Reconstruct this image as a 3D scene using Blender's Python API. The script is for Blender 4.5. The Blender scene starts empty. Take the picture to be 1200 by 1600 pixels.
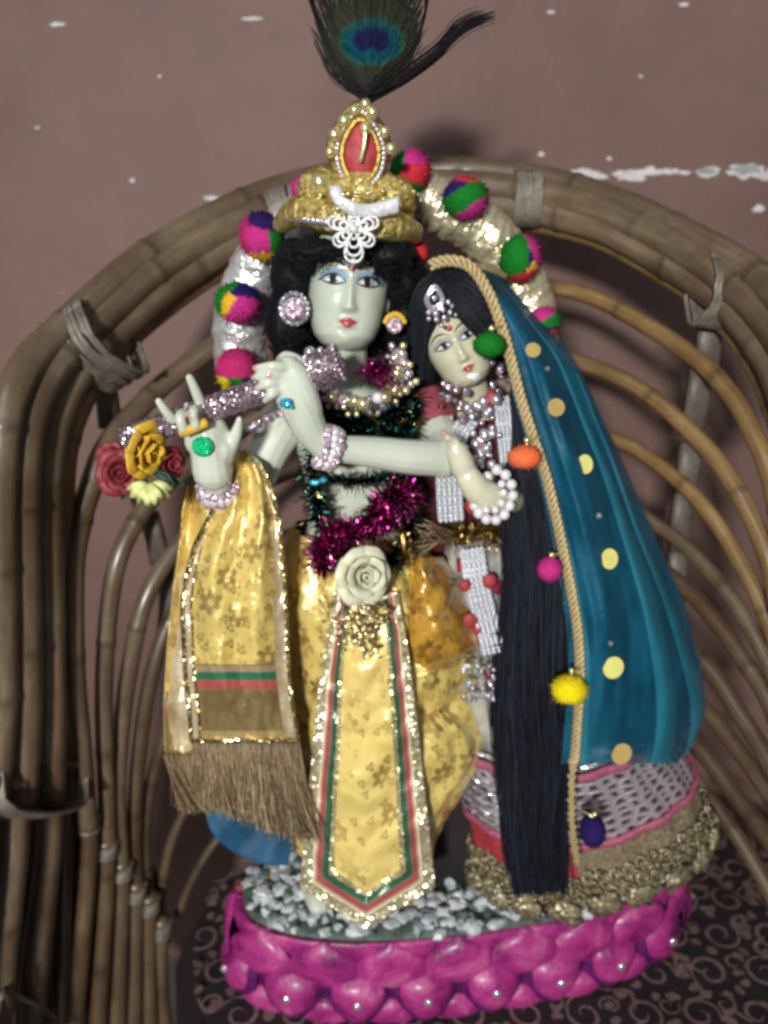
import bpy, bmesh, math, random
from mathutils import Vector, Matrix, noise
from mathutils.bvhtree import BVHTree
random.seed(7)
R_ = math.radians
sc = bpy.context.scene
COL = sc.collection

# ------------------------------------------------------------------ camera, world, lamps, exposure
CAM = Vector((0.0, -0.62, 0.638)); PITCH = R_(18); FPX = 1300.0
cam_d = bpy.data.cameras.new('camera'); cam = bpy.data.objects.new('camera', cam_d); COL.objects.link(cam)
cam.location = CAM; cam.rotation_euler = (R_(90) - PITCH, 0, 0)
cam_d.sensor_fit = 'VERTICAL'; cam_d.sensor_height = 24.0; cam_d.lens = FPX / 1600 * 24.0
cam_d.clip_start = 0.02; cam_d.clip_end = 30
cam_d.dof.use_dof = True; cam_d.dof.focus_distance = 0.515; cam_d.dof.aperture_fstop = 3.2
sc.camera = cam
w = bpy.data.worlds.new('World'); sc.world = w; w.use_nodes = True
w.node_tree.nodes['Background'].inputs[0].default_value = (0.86, 0.90, 1.0, 1)
w.node_tree.nodes['Background'].inputs[1].default_value = 0.15

def area(name, loc, target, sx, sy, power, col):
    d = bpy.data.lights.new(name, 'AREA'); d.shape = 'RECTANGLE'; d.size = sx; d.size_y = sy
    d.energy = power; d.color = col
    o = bpy.data.objects.new(name, d); COL.objects.link(o); o.location = loc
    o.rotation_euler = (Vector(target) - Vector(loc)).to_track_quat('-Z', 'Y').to_euler()
    return o
area('tube_lamp', (-0.46, -2.3, 1.04), (0, 0, 0.4), 0.20, 0.12, 68, (1.0, 0.985, 0.93))
area('ceiling_lamp', (-0.7, -1.5, 2.3), (0, 0, 0.3), 0.9, 0.25, 8, (0.90, 0.96, 1.0))
vs = sc.view_settings
vs.view_transform = 'Standard'; vs.look = 'None'; vs.gamma = 1; vs.exposure = 0.0; vs.use_curve_mapping = False
sc.cycles.filter_width = 3.1
sc.cycles.max_bounces = 8; sc.cycles.transparent_max_bounces = 12
sc.cycles.sample_clamp_indirect = 4

# ------------------------------------------------------------------ helpers
CP, SP = math.cos(PITCH), math.sin(PITCH)
def P(px, py, Y):
    vx = (px - 600) / FPX; vy = (800 - py) / FPX
    d = Vector((vx, CP + vy * SP, -SP + vy * CP))
    return CAM + d * ((Y - CAM.y) / d.y)
def S(py, Y):                       # metres per photograph pixel there
    vy = (800 - py) / FPX
    return ((Y - CAM.y) / (CP + vy * SP)) / FPX
def PZ(px, py, z):                  # point at a known height
    vx = (px - 600) / FPX; vy = (800 - py) / FPX
    d = Vector((vx, CP + vy * SP, -SP + vy * CP))
    return CAM + d * ((z - CAM.z) / d.z)
def catmull(pts, k):
    out = []
    n = len(pts)
    for i in range(n - 1):
        p0 = pts[max(i - 1, 0)]; p1 = pts[i]; p2 = pts[i + 1]; p3 = pts[min(i + 2, n - 1)]
        for j in range(k):
            t = j / k
            out.append(0.5 * ((2 * p1) + (p2 - p0) * t + (2 * p0 - 5 * p1 + 4 * p2 - p3) * t * t + (3 * p1 - p0 - 3 * p2 + p3) * t ** 3))
    out.append(pts[-1].copy() if hasattr(pts[-1], 'copy') else pts[-1])
    return out
def interp(tab, x):
    if x <= tab[0][0]: return tab[0][1]
    for a, b in zip(tab, tab[1:]):
        if x <= b[0]:
            t = (x - a[0]) / (b[0] - a[0]); return a[1] + (b[1] - a[1]) * t
    return tab[-1][1]
def sstep(a, b, x):
    t = max(0, min(1, (x - a) / (b - a))); return t * t * (3 - 2 * t)
def nz(x, y=0, z=0): return noise.noise(Vector((x, y, z)))
def frames(pts):
    n = len(pts); T = []
    for i in range(n):
        t = pts[min(i + 1, n - 1)] - pts[max(i - 1, 0)]
        T.append(t.normalized() if t.length > 1e-9 else Vector((0, 0, 1)))
    a = Vector((0, 1, 0)) if abs(T[0].y) < 0.9 else Vector((1, 0, 0))
    N = (a - T[0] * a.dot(T[0])).normalized(); out = []
    for t in T:
        N = N - t * N.dot(t)
        N = N.normalized() if N.length > 1e-9 else t.orthogonal().normalized()
        out.append((t, N, t.cross(N)))
    return out

class MB:
    def __init__(s): s.v = []; s.f = []; s.c = {}; s.uv = {}; s.m = []; s.curm = 0; s.e = {}
    def vert(s, p, c=None, uv=None):
        s.v.append(tuple(p)); i = len(s.v) - 1
        if c is not None: s.c[i] = c
        if uv is not None: s.uv[i] = uv
        return i
    def face(s, *ix): s.f.append(ix); s.m.append(s.curm)
    def tube(s, pts, r, n=8, k=1, c=None, cap=True, flat=1.0, cf=None):
        pts = [Vector(p) for p in pts]
        rr = list(r) if isinstance(r, (list, tuple)) else [r] * len(pts)
        if k > 1:
            pts2 = catmull(pts, k); rr = [x.x for x in catmull([Vector((x, 0, 0)) for x in rr], k)]; pts = pts2
        fr = frames(pts); rings = []; L = 0
        for i, (p, (t, N, B)) in enumerate(zip(pts, fr)):
            if i: L += (p - pts[i - 1]).length
            rad = rr[i]; ring = []
            cc = cf(i / max(1, len(pts) - 1), L) if cf else c
            for j in range(n):
                a = 2 * math.pi * j / n
                ring.append(s.vert(p + N * (math.cos(a) * rad * flat) + B * (math.sin(a) * rad), cc, (j / n, L)))
            rings.append(ring)
        for a, b in zip(rings, rings[1:]):
            for j in range(n): s.face(a[j], a[(j + 1) % n], b[(j + 1) % n], b[j])
        if cap:
            for ring, p, d, cc, rad in ((rings[0], pts[0], -1, None, rr[0]), (rings[-1], pts[-1], 1, None, rr[-1])):
                t = fr[0][0] if d < 0 else fr[-1][0]
                k_ = s.vert(p + t * (d * rad * 0.5), s.c.get(ring[0]), (0, 0))
                for j in range(n):
                    a, b = ring[j], ring[(j + 1) % n]
                    if d < 0: s.face(b, a, k_)
                    else: s.face(a, b, k_)
        return s
    def ball(s, c, r, seg=14, rg=9, R=None, col=None, cf=None, lump=0):
        c = Vector(c); r = Vector((r, r, r)) if not hasattr(r, '__len__') else Vector(r)
        rings = []
        for i in range(1, rg):
            th = math.pi * i / rg; ring = []
            for j in range(seg):
                ph = 2 * math.pi * j / seg
                u = Vector((math.sin(th) * math.cos(ph), math.sin(th) * math.sin(ph), math.cos(th)))
                d = Vector((u.x * r.x, u.y * r.y, u.z * r.z))
                if lump: d *= 1 + lump * noise.noise(u * 2.3 + c * 91)
                if R: d = R @ d
                ring.append(s.vert(c + d, cf(u) if cf else col, (j / seg, i / rg)))
            rings.append(ring)
        zt = Vector((0, 0, r.z)); zt = R @ zt if R else zt
        a = s.vert(c + zt, cf(Vector((0, 0, 1))) if cf else col, (0, 0)); b = s.vert(c - zt, cf(Vector((0, 0, -1))) if cf else col, (0, 1))
        for j in range(seg):
            s.face(a, rings[0][j], rings[0][(j + 1) % seg]); s.face(b, rings[-1][(j + 1) % seg], rings[-1][j])
        for x, y in zip(rings, rings[1:]):
            for j in range(seg): s.face(x[j], y[j], y[(j + 1) % seg], x[(j + 1) % seg])
        return s
    def grid(s, fn, nu, nv, uvf=None, cf=None, ef=None, wrap=False):
        ix = []
        for j in range(nv + 1):
            row = []
            for i in range(nu + (0 if wrap else 1)):
                u, v = i / nu, j / nv
                k = s.vert(fn(u, v), cf(u, v) if cf else None, uvf(u, v) if uvf else (u, v))
                if ef: s.e[k] = ef(u, v)
                row.append(k)
            ix.append(row)
        m = len(ix[0])
        for j in range(nv):
            for i in range(m if wrap else m - 1):
                s.face(ix[j][i], ix[j][(i + 1) % m], ix[j + 1][(i + 1) % m], ix[j + 1][i])
        return ix
    def loft(s, rings, c=None):      # rings: lists of points, equal length, closed, capped
        ids = [[s.vert(p, c, (j / len(r), i / len(rings))) for j, p in enumerate(r)] for i, r in enumerate(rings)]
        n = len(ids[0])
        for a, b in zip(ids, ids[1:]):
            for j in range(n): s.face(a[j], a[(j + 1) % n], b[(j + 1) % n], b[j])
        s.face(*ids[0][::-1]); s.face(*ids[-1])
    def build(s, name, mats, parent=None, smooth=True, base=None):
        me = bpy.data.meshes.new(name)
        me.from_pydata(s.v, [], s.f); 
        if s.c:
            at = me.color_attributes.new('Col', 'FLOAT_COLOR', 'POINT')
            for i in range(len(s.v)):
                c = s.c.get(i, (1, 1, 1)); at.data[i].color = (c[0], c[1], c[2], 1)
        if s.e:
            at = me.attributes.new('edge', 'FLOAT', 'POINT')
            for i, x in s.e.items(): at.data[i].value = x
        ul = me.uv_layers.new(name='UVMap')
        lv = [0] * len(me.loops); me.loops.foreach_get('vertex_index', lv)
        flat = []
        for vi in lv: flat += s.uv.get(vi, (0, 0))
        ul.data.foreach_set('uv', flat)
        if not isinstance(mats, (list, tuple)): mats = [mats]
        for m in mats: me.materials.append(m)
        me.polygons.foreach_set('material_index', s.m)
        me.polygons.foreach_set('use_smooth', [smooth] * len(me.polygons))
        me.update()
        o = bpy.data.objects.new(name, me); COL.objects.link(o)
        if parent:
            root = parent
            off = Vector((0, 0, 0))
            while root: off += root.location; root = root.parent
            me.transform(Matrix.Translation(-off)); o.parent = parent
        else:
            if base is None:
                xs = [p[0] for p in s.v]; ys = [p[1] for p in s.v]; zs = [p[2] for p in s.v]
                base = ((min(xs) + max(xs)) / 2, (min(ys) + max(ys)) / 2, min(zs))
            me.transform(Matrix.Translation(-Vector(base))); o.location = base
        return o

def thing(name, label, cat, loc, group=None):
    o = bpy.data.objects.new(name, None); COL.objects.link(o); o.location = loc; o.empty_display_size = .02
    o['label'] = label; o['category'] = cat
    if group: o['group'] = group
    return o
def tag(o, label, cat=None, group=None, kind=None):
    o['label'] = label
    if cat: o['category'] = cat
    if group: o['group'] = group
    if kind: o['kind'] = kind
    return o
def solid(o, t, off=-1):
    m = o.modifiers.new('thickness', 'SOLIDIFY'); m.thickness = t; m.offset = off
def subd(o, n=1):
    m = o.modifiers.new('subd', 'SUBSURF'); m.levels = n; m.render_levels = n

# ------------------------------------------------------------------ materials
def nodes(name):
    m = bpy.data.materials.new(name); m.use_nodes = True; nt = m.node_tree
    return m, nt, nt.nodes, nt.links, nt.nodes['Principled BSDF']
def setp(b, **k):
    for a, v in k.items():
        a = a.replace('_', ' ')
        if a in b.inputs: b.inputs[a].default_value = v
def math_(N, L, op, a, b=None, c=None):
    n = N.new('ShaderNodeMath'); n.operation = op
    for i, x in enumerate((a, b, c)):
        if x is None: continue
        if isinstance(x, (int, float)): n.inputs[i].default_value = x
        else: L.new(x, n.inputs[i])
    return n.outputs[0]
def mixc(N, L, f, a, b, blend='MIX'):
    n = N.new('ShaderNodeMix'); n.data_type = 'RGBA'; n.blend_type = blend
    for s_, x in ((0, f), (6, a), (7, b)):
        if isinstance(x, (int, float)): n.inputs[s_].default_value = x
        elif isinstance(x, tuple): n.inputs[s_].default_value = (*x[:3], 1)
        else: L.new(x, n.inputs[s_])
    return n.outputs[2]
def ramp(N, L, f, stops, mode='LINEAR'):
    n = N.new('ShaderNodeValToRGB'); cr = n.color_ramp; cr.interpolation = mode
    while len(cr.elements) > 1: cr.elements.remove(cr.elements[-1])
    for i, (p, c) in enumerate(stops):
        e = cr.elements[0] if i == 0 else cr.elements.new(p)
        e.position = p; e.color = (*c[:3], 1)
    L.new(f, n.inputs[0]); return n.outputs[0]
def tex_noise(N, L, vec, scale, detail=3, rough=.55, dist=0):
    n = N.new('ShaderNodeTexNoise'); n.inputs['Scale'].default_value = scale; n.inputs['Detail'].default_value = detail
    n.inputs['Roughness'].default_value = rough; n.inputs['Distortion'].default_value = dist
    if vec is not None: L.new(vec, n.inputs['Vector'])
    return n.outputs[0]
def coords(N, kind='Object'): return N.new('ShaderNodeTexCoord').outputs[kind]
def mapping(N, L, vec, scale):
    n = N.new('ShaderNodeMapping'); n.inputs['Scale'].default_value = scale; L.new(vec, n.inputs[0]); return n.outputs[0]
def bump(N, L, b, h, strength=.3, dist=.001):
    n = N.new('ShaderNodeBump'); n.inputs['Strength'].default_value = strength; n.inputs['Distance'].default_value = dist
    L.new(h, n.inputs['Height'])
    L.new(n.outputs[0], b.inputs['Normal']); return n.outputs[0]

def M(name, col, rough=.5, metal=0, var=.2, vs_=60, bs=300, bst=.25, **k):
    m, nt, N, L, b = nodes(name); c = coords(N)
    f = tex_noise(N, L, c, vs_, 4)
    dark = tuple(x * (1 - var) for x in col); lite = tuple(min(1, x * (1 + var)) for x in col)
    L.new(ramp(N, L, f, [(.3, dark), (.7, lite)]), b.inputs['Base Color'])
    setp(b, Roughness=rough, Metallic=metal, **k)
    if bst: bump(N, L, b, tex_noise(N, L, c, bs, 3), bst)
    return m
def MA(name, rough=.5, metal=0, bs=300, bst=.2, var=.25, vs_=150, **k):     # colour from the mesh's own attribute
    m, nt, N, L, b = nodes(name); c = coords(N)
    a = N.new('ShaderNodeAttribute'); a.attribute_name = 'Col'
    f = tex_noise(N, L, c, vs_, 3)
    g = ramp(N, L, f, [(.3, (1 - var,) * 3), (.7, (1, 1, 1))])
    L.new(mixc(N, L, 1.0, a.outputs['Color'], g, 'MULTIPLY'), b.inputs['Base Color'])
    setp(b, Roughness=rough, Metallic=metal, **k)
    if bst: bump(N, L, b, tex_noise(N, L, c, bs, 3), bst)
    return m
def glitter(name, stops, scale=900, k=.9, rough=.22, metal=1.0, attr=False):
    m, nt, N, L, b = nodes(name); c = coords(N)
    v = N.new('ShaderNodeTexVoronoi'); v.inputs['Scale'].default_value = scale; L.new(c, v.inputs['Vector'])
    sx = N.new('ShaderNodeSeparateColor'); L.new(v.outputs['Color'], sx.inputs[0])
    base = ramp(N, L, sx.outputs[0], stops, 'LINEAR')
    if attr:
        a = N.new('ShaderNodeAttribute'); a.attribute_name = 'Col'; base = mixc(N, L, 1.0, base, a.outputs['Color'], 'MULTIPLY')
    L.new(base, b.inputs['Base Color'])
    sub = N.new('ShaderNodeVectorMath'); sub.operation = 'SUBTRACT'; L.new(v.outputs['Color'], sub.inputs[0]); sub.inputs[1].default_value = (.5, .5, .5)
    sca = N.new('ShaderNodeVectorMath'); sca.operation = 'SCALE'; L.new(sub.outputs[0], sca.inputs[0]); sca.inputs['Scale'].default_value = k
    g = N.new('ShaderNodeNewGeometry')
    ad = N.new('ShaderNodeVectorMath'); ad.operation = 'ADD'; L.new(sca.outputs[0], ad.inputs[0]); L.new(g.outputs['Normal'], ad.inputs[1])
    no = N.new('ShaderNodeVectorMath'); no.operation = 'NORMALIZE'; L.new(ad.outputs[0], no.inputs[0])
    L.new(no.outputs[0], b.inputs['Normal'])
    setp(b, Roughness=rough, Metallic=metal)
    return m

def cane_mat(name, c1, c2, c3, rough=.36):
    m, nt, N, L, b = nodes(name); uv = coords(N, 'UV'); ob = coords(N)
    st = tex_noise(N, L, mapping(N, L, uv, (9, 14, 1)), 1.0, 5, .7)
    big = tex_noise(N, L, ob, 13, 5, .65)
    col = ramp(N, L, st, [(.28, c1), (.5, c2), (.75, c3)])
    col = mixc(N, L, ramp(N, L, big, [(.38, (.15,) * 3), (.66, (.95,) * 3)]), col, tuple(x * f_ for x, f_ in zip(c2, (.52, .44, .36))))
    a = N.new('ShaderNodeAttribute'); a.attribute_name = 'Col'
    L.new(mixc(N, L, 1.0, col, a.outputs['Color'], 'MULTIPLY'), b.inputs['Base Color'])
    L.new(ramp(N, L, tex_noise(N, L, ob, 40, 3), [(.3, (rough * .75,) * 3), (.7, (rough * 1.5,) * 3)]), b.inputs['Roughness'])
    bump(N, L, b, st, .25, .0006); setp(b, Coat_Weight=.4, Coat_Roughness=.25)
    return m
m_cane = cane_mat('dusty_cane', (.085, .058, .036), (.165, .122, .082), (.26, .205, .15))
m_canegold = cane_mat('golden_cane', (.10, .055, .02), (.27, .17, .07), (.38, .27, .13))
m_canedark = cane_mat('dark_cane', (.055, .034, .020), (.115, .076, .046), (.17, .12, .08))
m_lash = M('lashing', (.17, .145, .12), .4, 0, .35, 90, 500, .5)
m_bracket = M('bracket_wood', (.10, .085, .068), .5, 0, .4, 60, 300, .4)

def wall_mat():
    m, nt, N, L, b = nodes('painted_wall'); c = coords(N)
    big = tex_noise(N, L, c, 3.5, 5, .6); sm = tex_noise(N, L, c, 30, 5, .6)
    col = ramp(N, L, big, [(.3, (.118, .062, .050)), (.5, (.170, .097, .081)), (.75, (.215, .129, .108))])
    col = mixc(N, L, math_(N, L, 'MULTIPLY', sm, .5), col, (.15, .09, .085))
    crk = ramp(N, L, tex_noise(N, L, mapping(N, L, c, (1, 1, 2.2)), 11, 6, .72, .6), [(.30, (1, 1, 1)), (.42, (0, 0, 0))])
    col = mixc(N, L, math_(N, L, 'MULTIPLY', crk, .75), col, (.13, .085, .08))
    spk = ramp(N, L, tex_noise(N, L, c, 95, 2, .5), [(.755, (0, 0, 0)), (.775, (1, 1, 1))])
    col = mixc(N, L, spk, col, (.42, .36, .35))
    L.new(col, b.inputs['Base Color']); setp(b, Roughness=.62, Specular_IOR_Level=.35)
    h = math_(N, L, 'ADD', sm, math_(N, L, 'MULTIPLY', tex_noise(N, L, c, 180, 3), .3))
    bump(N, L, b, h, .4, .003)
    return m
m_wall = wall_mat()
m_chip = M('bare_plaster', (.62, .60, .60), .85, 0, .25, 60, 300, .6)
m_chipgrey = M('grey_plaster', (.30, .33, .31), .9, 0, .3, 60, 300, .6)

def cloth_print(name, base, motif, edge=None):
    """satin with printed flowers laid out in the cloth's own UV (metres)"""
    m, nt, N, L, b = nodes(name); uv = coords(N, 'UV')
    def flowers(scale, size, petals, rnd, off):
        mp = N.new('ShaderNodeMapping'); mp.inputs['Location'].default_value = off; mp.inputs['Scale'].default_value = (scale, scale, scale); L.new(uv, mp.inputs[0])
        v = N.new('ShaderNodeTexVoronoi'); v.voronoi_dimensions = '2D'; v.inputs['Scale'].default_value = 1; v.inputs['Randomness'].default_value = rnd
        L.new(mp.outputs[0], v.inputs['Vector'])
        d = N.new('ShaderNodeVectorMath'); d.operation = 'SUBTRACT'; L.new(mp.outputs[0], d.inputs[0]); L.new(v.outputs['Position'], d.inputs[1])
        sp = N.new('ShaderNodeSeparateXYZ'); L.new(d.outputs[0], sp.inputs[0])
        an = math_(N, L, 'ARCTAN2', sp.outputs[1], sp.outputs[0])
        ln = N.new('ShaderNodeVectorMath'); ln.operation = 'LENGTH'; L.new(d.outputs[0], ln.inputs[0])
        pet = math_(N, L, 'ABSOLUTE', math_(N, L, 'SINE', math_(N, L, 'MULTIPLY', an, petals / 2)))
        rad = math_(N, L, 'MULTIPLY', math_(N, L, 'ADD', math_(N, L, 'MULTIPLY', pet, .55), .5), size)
        inn = math_(N, L, 'LESS_THAN', ln.outputs['Value'], rad)
        hole = math_(N, L, 'GREATER_THAN', ln.outputs['Value'], size * .28)
        return math_(N, L, 'MULTIPLY', inn, hole)
    f1 = flowers(29, .27, 6, .75, (0, 0, 0)); f2 = flowers(66, .24, 3, 1, (3.3, 1.7, 0)); f3 = flowers(120, .20, 2, 1, (9.3, 4.7, 0))
    f = math_(N, L, 'MAXIMUM', f1, math_(N, L, 'MULTIPLY', math_(N, L, 'MAXIMUM', f2, math_(N, L, 'MULTIPLY', f3, .8)), .75))
    wear = ramp(N, L, tex_noise(N, L, uv, 60, 2), [(.35, (.45,) * 3), (.6, (1,) * 3)])
    f = math_(N, L, 'MULTIPLY', f, wear)
    ob = coords(N)
    bc = ramp(N, L, tex_noise(N, L, ob, 14, 3), [(.3, tuple(x * .72 for x in base)), (.7, base)])
    L.new(mixc(N, L, math_(N, L, 'MULTIPLY', f, .78), bc, motif), b.inputs['Base Color'])
    L.new(math_(N, L, 'ADD', math_(N, L, 'MULTIPLY', f, .4), .22), b.inputs['Metallic'])
    setp(b, Roughness=.28, Specular_IOR_Level=1.0, Coat_Weight=1.0, Coat_Roughness=.15)
    wv = math_(N, L, 'ADD', tex_noise(N, L, ob, 25, 4, .55, .8), math_(N, L, 'MULTIPLY', tex_noise(N, L, uv, 900, 2), .06))
    bump(N, L, b, wv, 1.0, .0045)
    return m
m_yellow = cloth_print('yellow_satin', (.90, .68, .20), (.40, .26, .08))
m_amber = cloth_print('amber_satin', (.70, .38, .045), (.32, .16, .03))
m_skin = None
def skin_mat(name, col, tint, base, spots):
    m, nt, N, L, b = nodes(name); c = coords(N)
    f = tex_noise(N, L, c, 22, 3)
    cc = ramp(N, L, f, [(.3, tint), (.7, col)])
    for (x, y, Y, r) in spots:      # red dye on the finger tips and backs of the hands
        p = P(x, y, Y) - Vector(base); d = N.new('ShaderNodeVectorMath'); d.operation = 'DISTANCE'; L.new(c, d.inputs[0]); d.inputs[1].default_value = p
        cc = mixc(N, L, math_(N, L, 'MULTIPLY', ramp(N, L, math_(N, L, 'DIVIDE', d.outputs['Value'], r * .0009), [(.3, (1, 1, 1)), (.5, (0, 0, 0))]), .6), cc, (.42, .12, .11))
    L.new(cc, b.inputs['Base Color'])
    setp(b, Roughness=.27, Subsurface_Weight=.12, Subsurface_Scale=.004, Coat_Weight=.3, Coat_Roughness=.12)
    b.inputs['Subsurface Radius'].default_value = (1, .9, .7)
    bump(N, L, b, tex_noise(N, L, c, 120, 3), .12, .0008)
    return m
m_marble = skin_mat('painted_marble', (.60, .645, .545), (.47, .51, .43), (-.02, .01, .06), [(436, 560, -.078, 12), (398, 575, -.102, 9), (396, 590, -.102, 9), (420, 586, -.11, 8), (296, 652, -.106, 10), (314, 650, -.106, 10), (440, 600, -.108, 7), (446, 650, -.112, 5)])
m_marble2 = skin_mat('warm_marble', (.64, .62, .47), (.50, .48, .35), (.17, .03, .06), [(692, 674, -.10, 12), (700, 690, -.104, 9), (726, 712, -.112, 9), (722, 690, -.112, 6)])
m_hair = M('black_hair', (.006, .006, .009), .45, 0, .3, 100, 400, 0)
m_hairlong = M('long_black_hair', (.010, .012, .020), .38, 0, .4, 60, 400, 0)
m_black = M('black_paint', (.012, .012, .016), .3, 0, .1, 50, 300, 0)
m_white = M('white_paint', (.75, .77, .76), .3, 0, .05, 50, 300, 0)
m_eyegrey = M('eye_white', (.48, .53, .55), .25, 0, .08, 50, 300, 0)
m_bluelid = M('blue_lid', (.22, .33, .44), .45, 0, .15, 200, 300, 0)
m_lip = M('lip_paint', (.38, .06, .065), .3, 0, .12, 100, 300, 0)
m_redmark = M('red_mark', (.30, .018, .025), .4, 0, .1, 100, 300, 0)
m_gold = M('gold_brocade', (.72, .52, .13), .3, .9, .35, 130, 700, 1.0)
m_goldb = M('gold_bead', (.85, .78, .42), .22, .8, .1, 50, 300, .1)
m_champ = M('champagne_bead', (.50, .40, .24), .2, .7, .15, 60, 300, .1)
m_pearl = M('pearl', (.74, .70, .74), .18, .15, .06, 50, 300, 0, Coat_Weight=.8)
m_silverb = M('silver_bead', (.75, .70, .78), .15, .8, .1, 50, 300, .1)
m_white_lace = glitter('white_lace', [(0, (.55, .56, .58)), (1, (.9, .9, .92))], 1200, .6, .4, .2)
m_sequin = glitter('gold_sequins', [(0, (.50, .36, .14)), (.6, (.85, .72, .38)), (1, (.95, .9, .65))], 620, 1.1, .2)
m_mauve = glitter('mauve_glitter', [(0, (.14, .08, .13)), (.5, (.38, .28, .34)), (1, (.80, .68, .74))], 800, 1.0, .24, .75)
m_rhine = glitter('rhinestones', [(0, (.35, .35, .42)), (.5, (.7, .7, .78)), (1, (.95, .95, 1))], 800, 1.1, .15, .8)
m_pinkrh = glitter('pink_stones', [(0, (.5, .28, .42)), (.5, (.8, .62, .74)), (1, (.95, .9, .95))], 600, 1.0, .18, .6)
m_tinG = glitter('green_tinsel', [(0, (.004, .018, .014)), (.6, (.01, .055, .045)), (.85, (.02, .10, .10)), (1, (.5, .45, .12))], 260, 1.4, .25)
m_tinM = glitter('magenta_tinsel', [(0, (.22, .008, .10)), (.6, (.52, .03, .26)), (1, (.95, .3, .6))], 260, 1.4, .22)
m_tinGold = glitter('gold_tinsel', [(0, (.20, .12, .03)), (1, (.5, .36, .13))], 260, 1.2, .35)
m_greengem = glitter('green_gem', [(0, (.0, .38, .14)), (1, (.02, .75, .32))], 900, .7, .15, .3)
m_bluegem = glitter('blue_gem', [(0, (.0, .2, .35)), (1, (.1, .6, .8))], 900, .7, .15, .3)
m_red = M('red_cloth', (.34, .03, .04), .6, 0, .3, 200, 500, .4)
m_maroon = M('maroon_velvet', (.085, .008, .014), .7, 0, .3, 200, 500, .4)
m_pinkcloth = M('pink_trim', (.36, .085, .15), .5, 0, .35, 300, 700, .8)
m_ivory = M('ivory_petals', (.60, .60, .44), .45, 0, .12, 100, 400, .25, Subsurface_Weight=.1, Subsurface_Scale=.003)
m_yrose = M('yellow_petals', (.66, .40, .03), .55, 0, .2, 120, 400, .3)
m_rrose = M('red_petals', (.20, .018, .028), .55, 0, .25, 120, 400, .3)
m_pale = M('pale_green_petals', (.62, .66, .26), .55, 0, .2, 120, 400, .3)
m_leaf = M('leaf', (.015, .06, .035), .5, 0, .3, 120, 400, .3)
m_bluecloth = M('blue_satin', (.006, .065, .14), .7, 0, .4, 60, 120, .9)
m_fuzz = MA('wool_fuzz', .9, 0, 600, 0, .25, 300, Sheen_Weight=.0, Specular_IOR_Level=.15)
m_barb = MA('feather_barb', .75, 0, 600, 0, .3, 400, Specular_IOR_Level=.1)
m_thread = MA('metal_thread', .40, .45, 900, .3, .4, 500)
m_strand = MA('hair_strand', .62, 0, 900, 0, .2, 300, Specular_IOR_Level=.22)

# ------------------------------------------------------------------ setting: wall, floor
WY = 0.40
b = MB()
b.grid(lambda u, v: Vector((-2.5 + 5 * u, WY, -0.7 + 3.0 * v)), 2, 2)
b.curm = 1
def chip(px, py, wpx, hpx, seed, mb, y=WY, ragged=.32):
    rnd = random.Random(seed); n = 26
    c = P(px, py, y); s = S(py, y)
    ids = []
    for i in range(n):
        a = 2 * math.pi * i / n
        k = 1 + ragged * nz(math.cos(a) * 2.2 + seed * 3.1, math.sin(a) * 2.2) * 1.6 + rnd.uniform(-.12, .12)
        ids.append(mb.vert((c.x + math.cos(a) * wpx * s * k, y - .0012 - seed * .00006, c.z + math.sin(a) * hpx * .85 * s * k)))
    k = mb.vert((c.x, y - .0012 - seed * .00006, c.z))
    for i in range(n): mb.face(k, ids[(i + 1) % n], ids[i])
for i, (x, y, ww, hh) in enumerate([(908, 271, 24, 8), (932, 276, 16, 5), (985, 273, 26, 9), (1015, 268, 22, 7), (1045, 268, 15, 5), (1070, 270, 9, 3), (1105, 269, 20, 9),
        (1165, 268, 30, 12), (1195, 276, 16, 6), (992, 280, 14, 4), (1185, 326, 10, 6), (845, 241, 5, 4), (951, 248, 4, 3), (332, 310, 13, 4), (92, 39, 13, 3), (395, 30, 16, 3),
        (208, 282, 4, 4), (1068, 8, 8, 3), (640, 12, 7, 2), (860, 20, 6, 3), (1000, 120, 3, 2), (60, 200, 4, 2), (250, 120, 3, 2), (1230, 270, 30, 10)]):
    chip(x, y, ww, hh, i + 1, b)
b.curm = 2
for i, (x, y, ww, hh) in enumerate([(1103, 267, 14, 5), (1165, 264, 22, 7), (1225, 268, 22, 6)]): chip(x, y, ww, hh, 40 + i, b, WY - .001)
wall = b.build('wall', [m_wall, m_chip, m_chipgrey], smooth=False, base=(0, WY, -0.7)); tag(wall, 'mauve painted wall with chipped paint behind the chair', kind='structure')
wall['kind'] = 'structure'
m_floor = M('floor_stone', (.10, .085, .08), .5, 0, .3, 8, 60, .3)
b = MB(); b.grid(lambda u, v: Vector((-2.5 + 5 * u, -3 + (WY + 3) * v, -0.42)), 2, 2)
fl = b.build('floor', m_floor, smooth=False, base=(0, -1, -.42)); tag(fl, 'dim floor under the chair', kind='structure')

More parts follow.
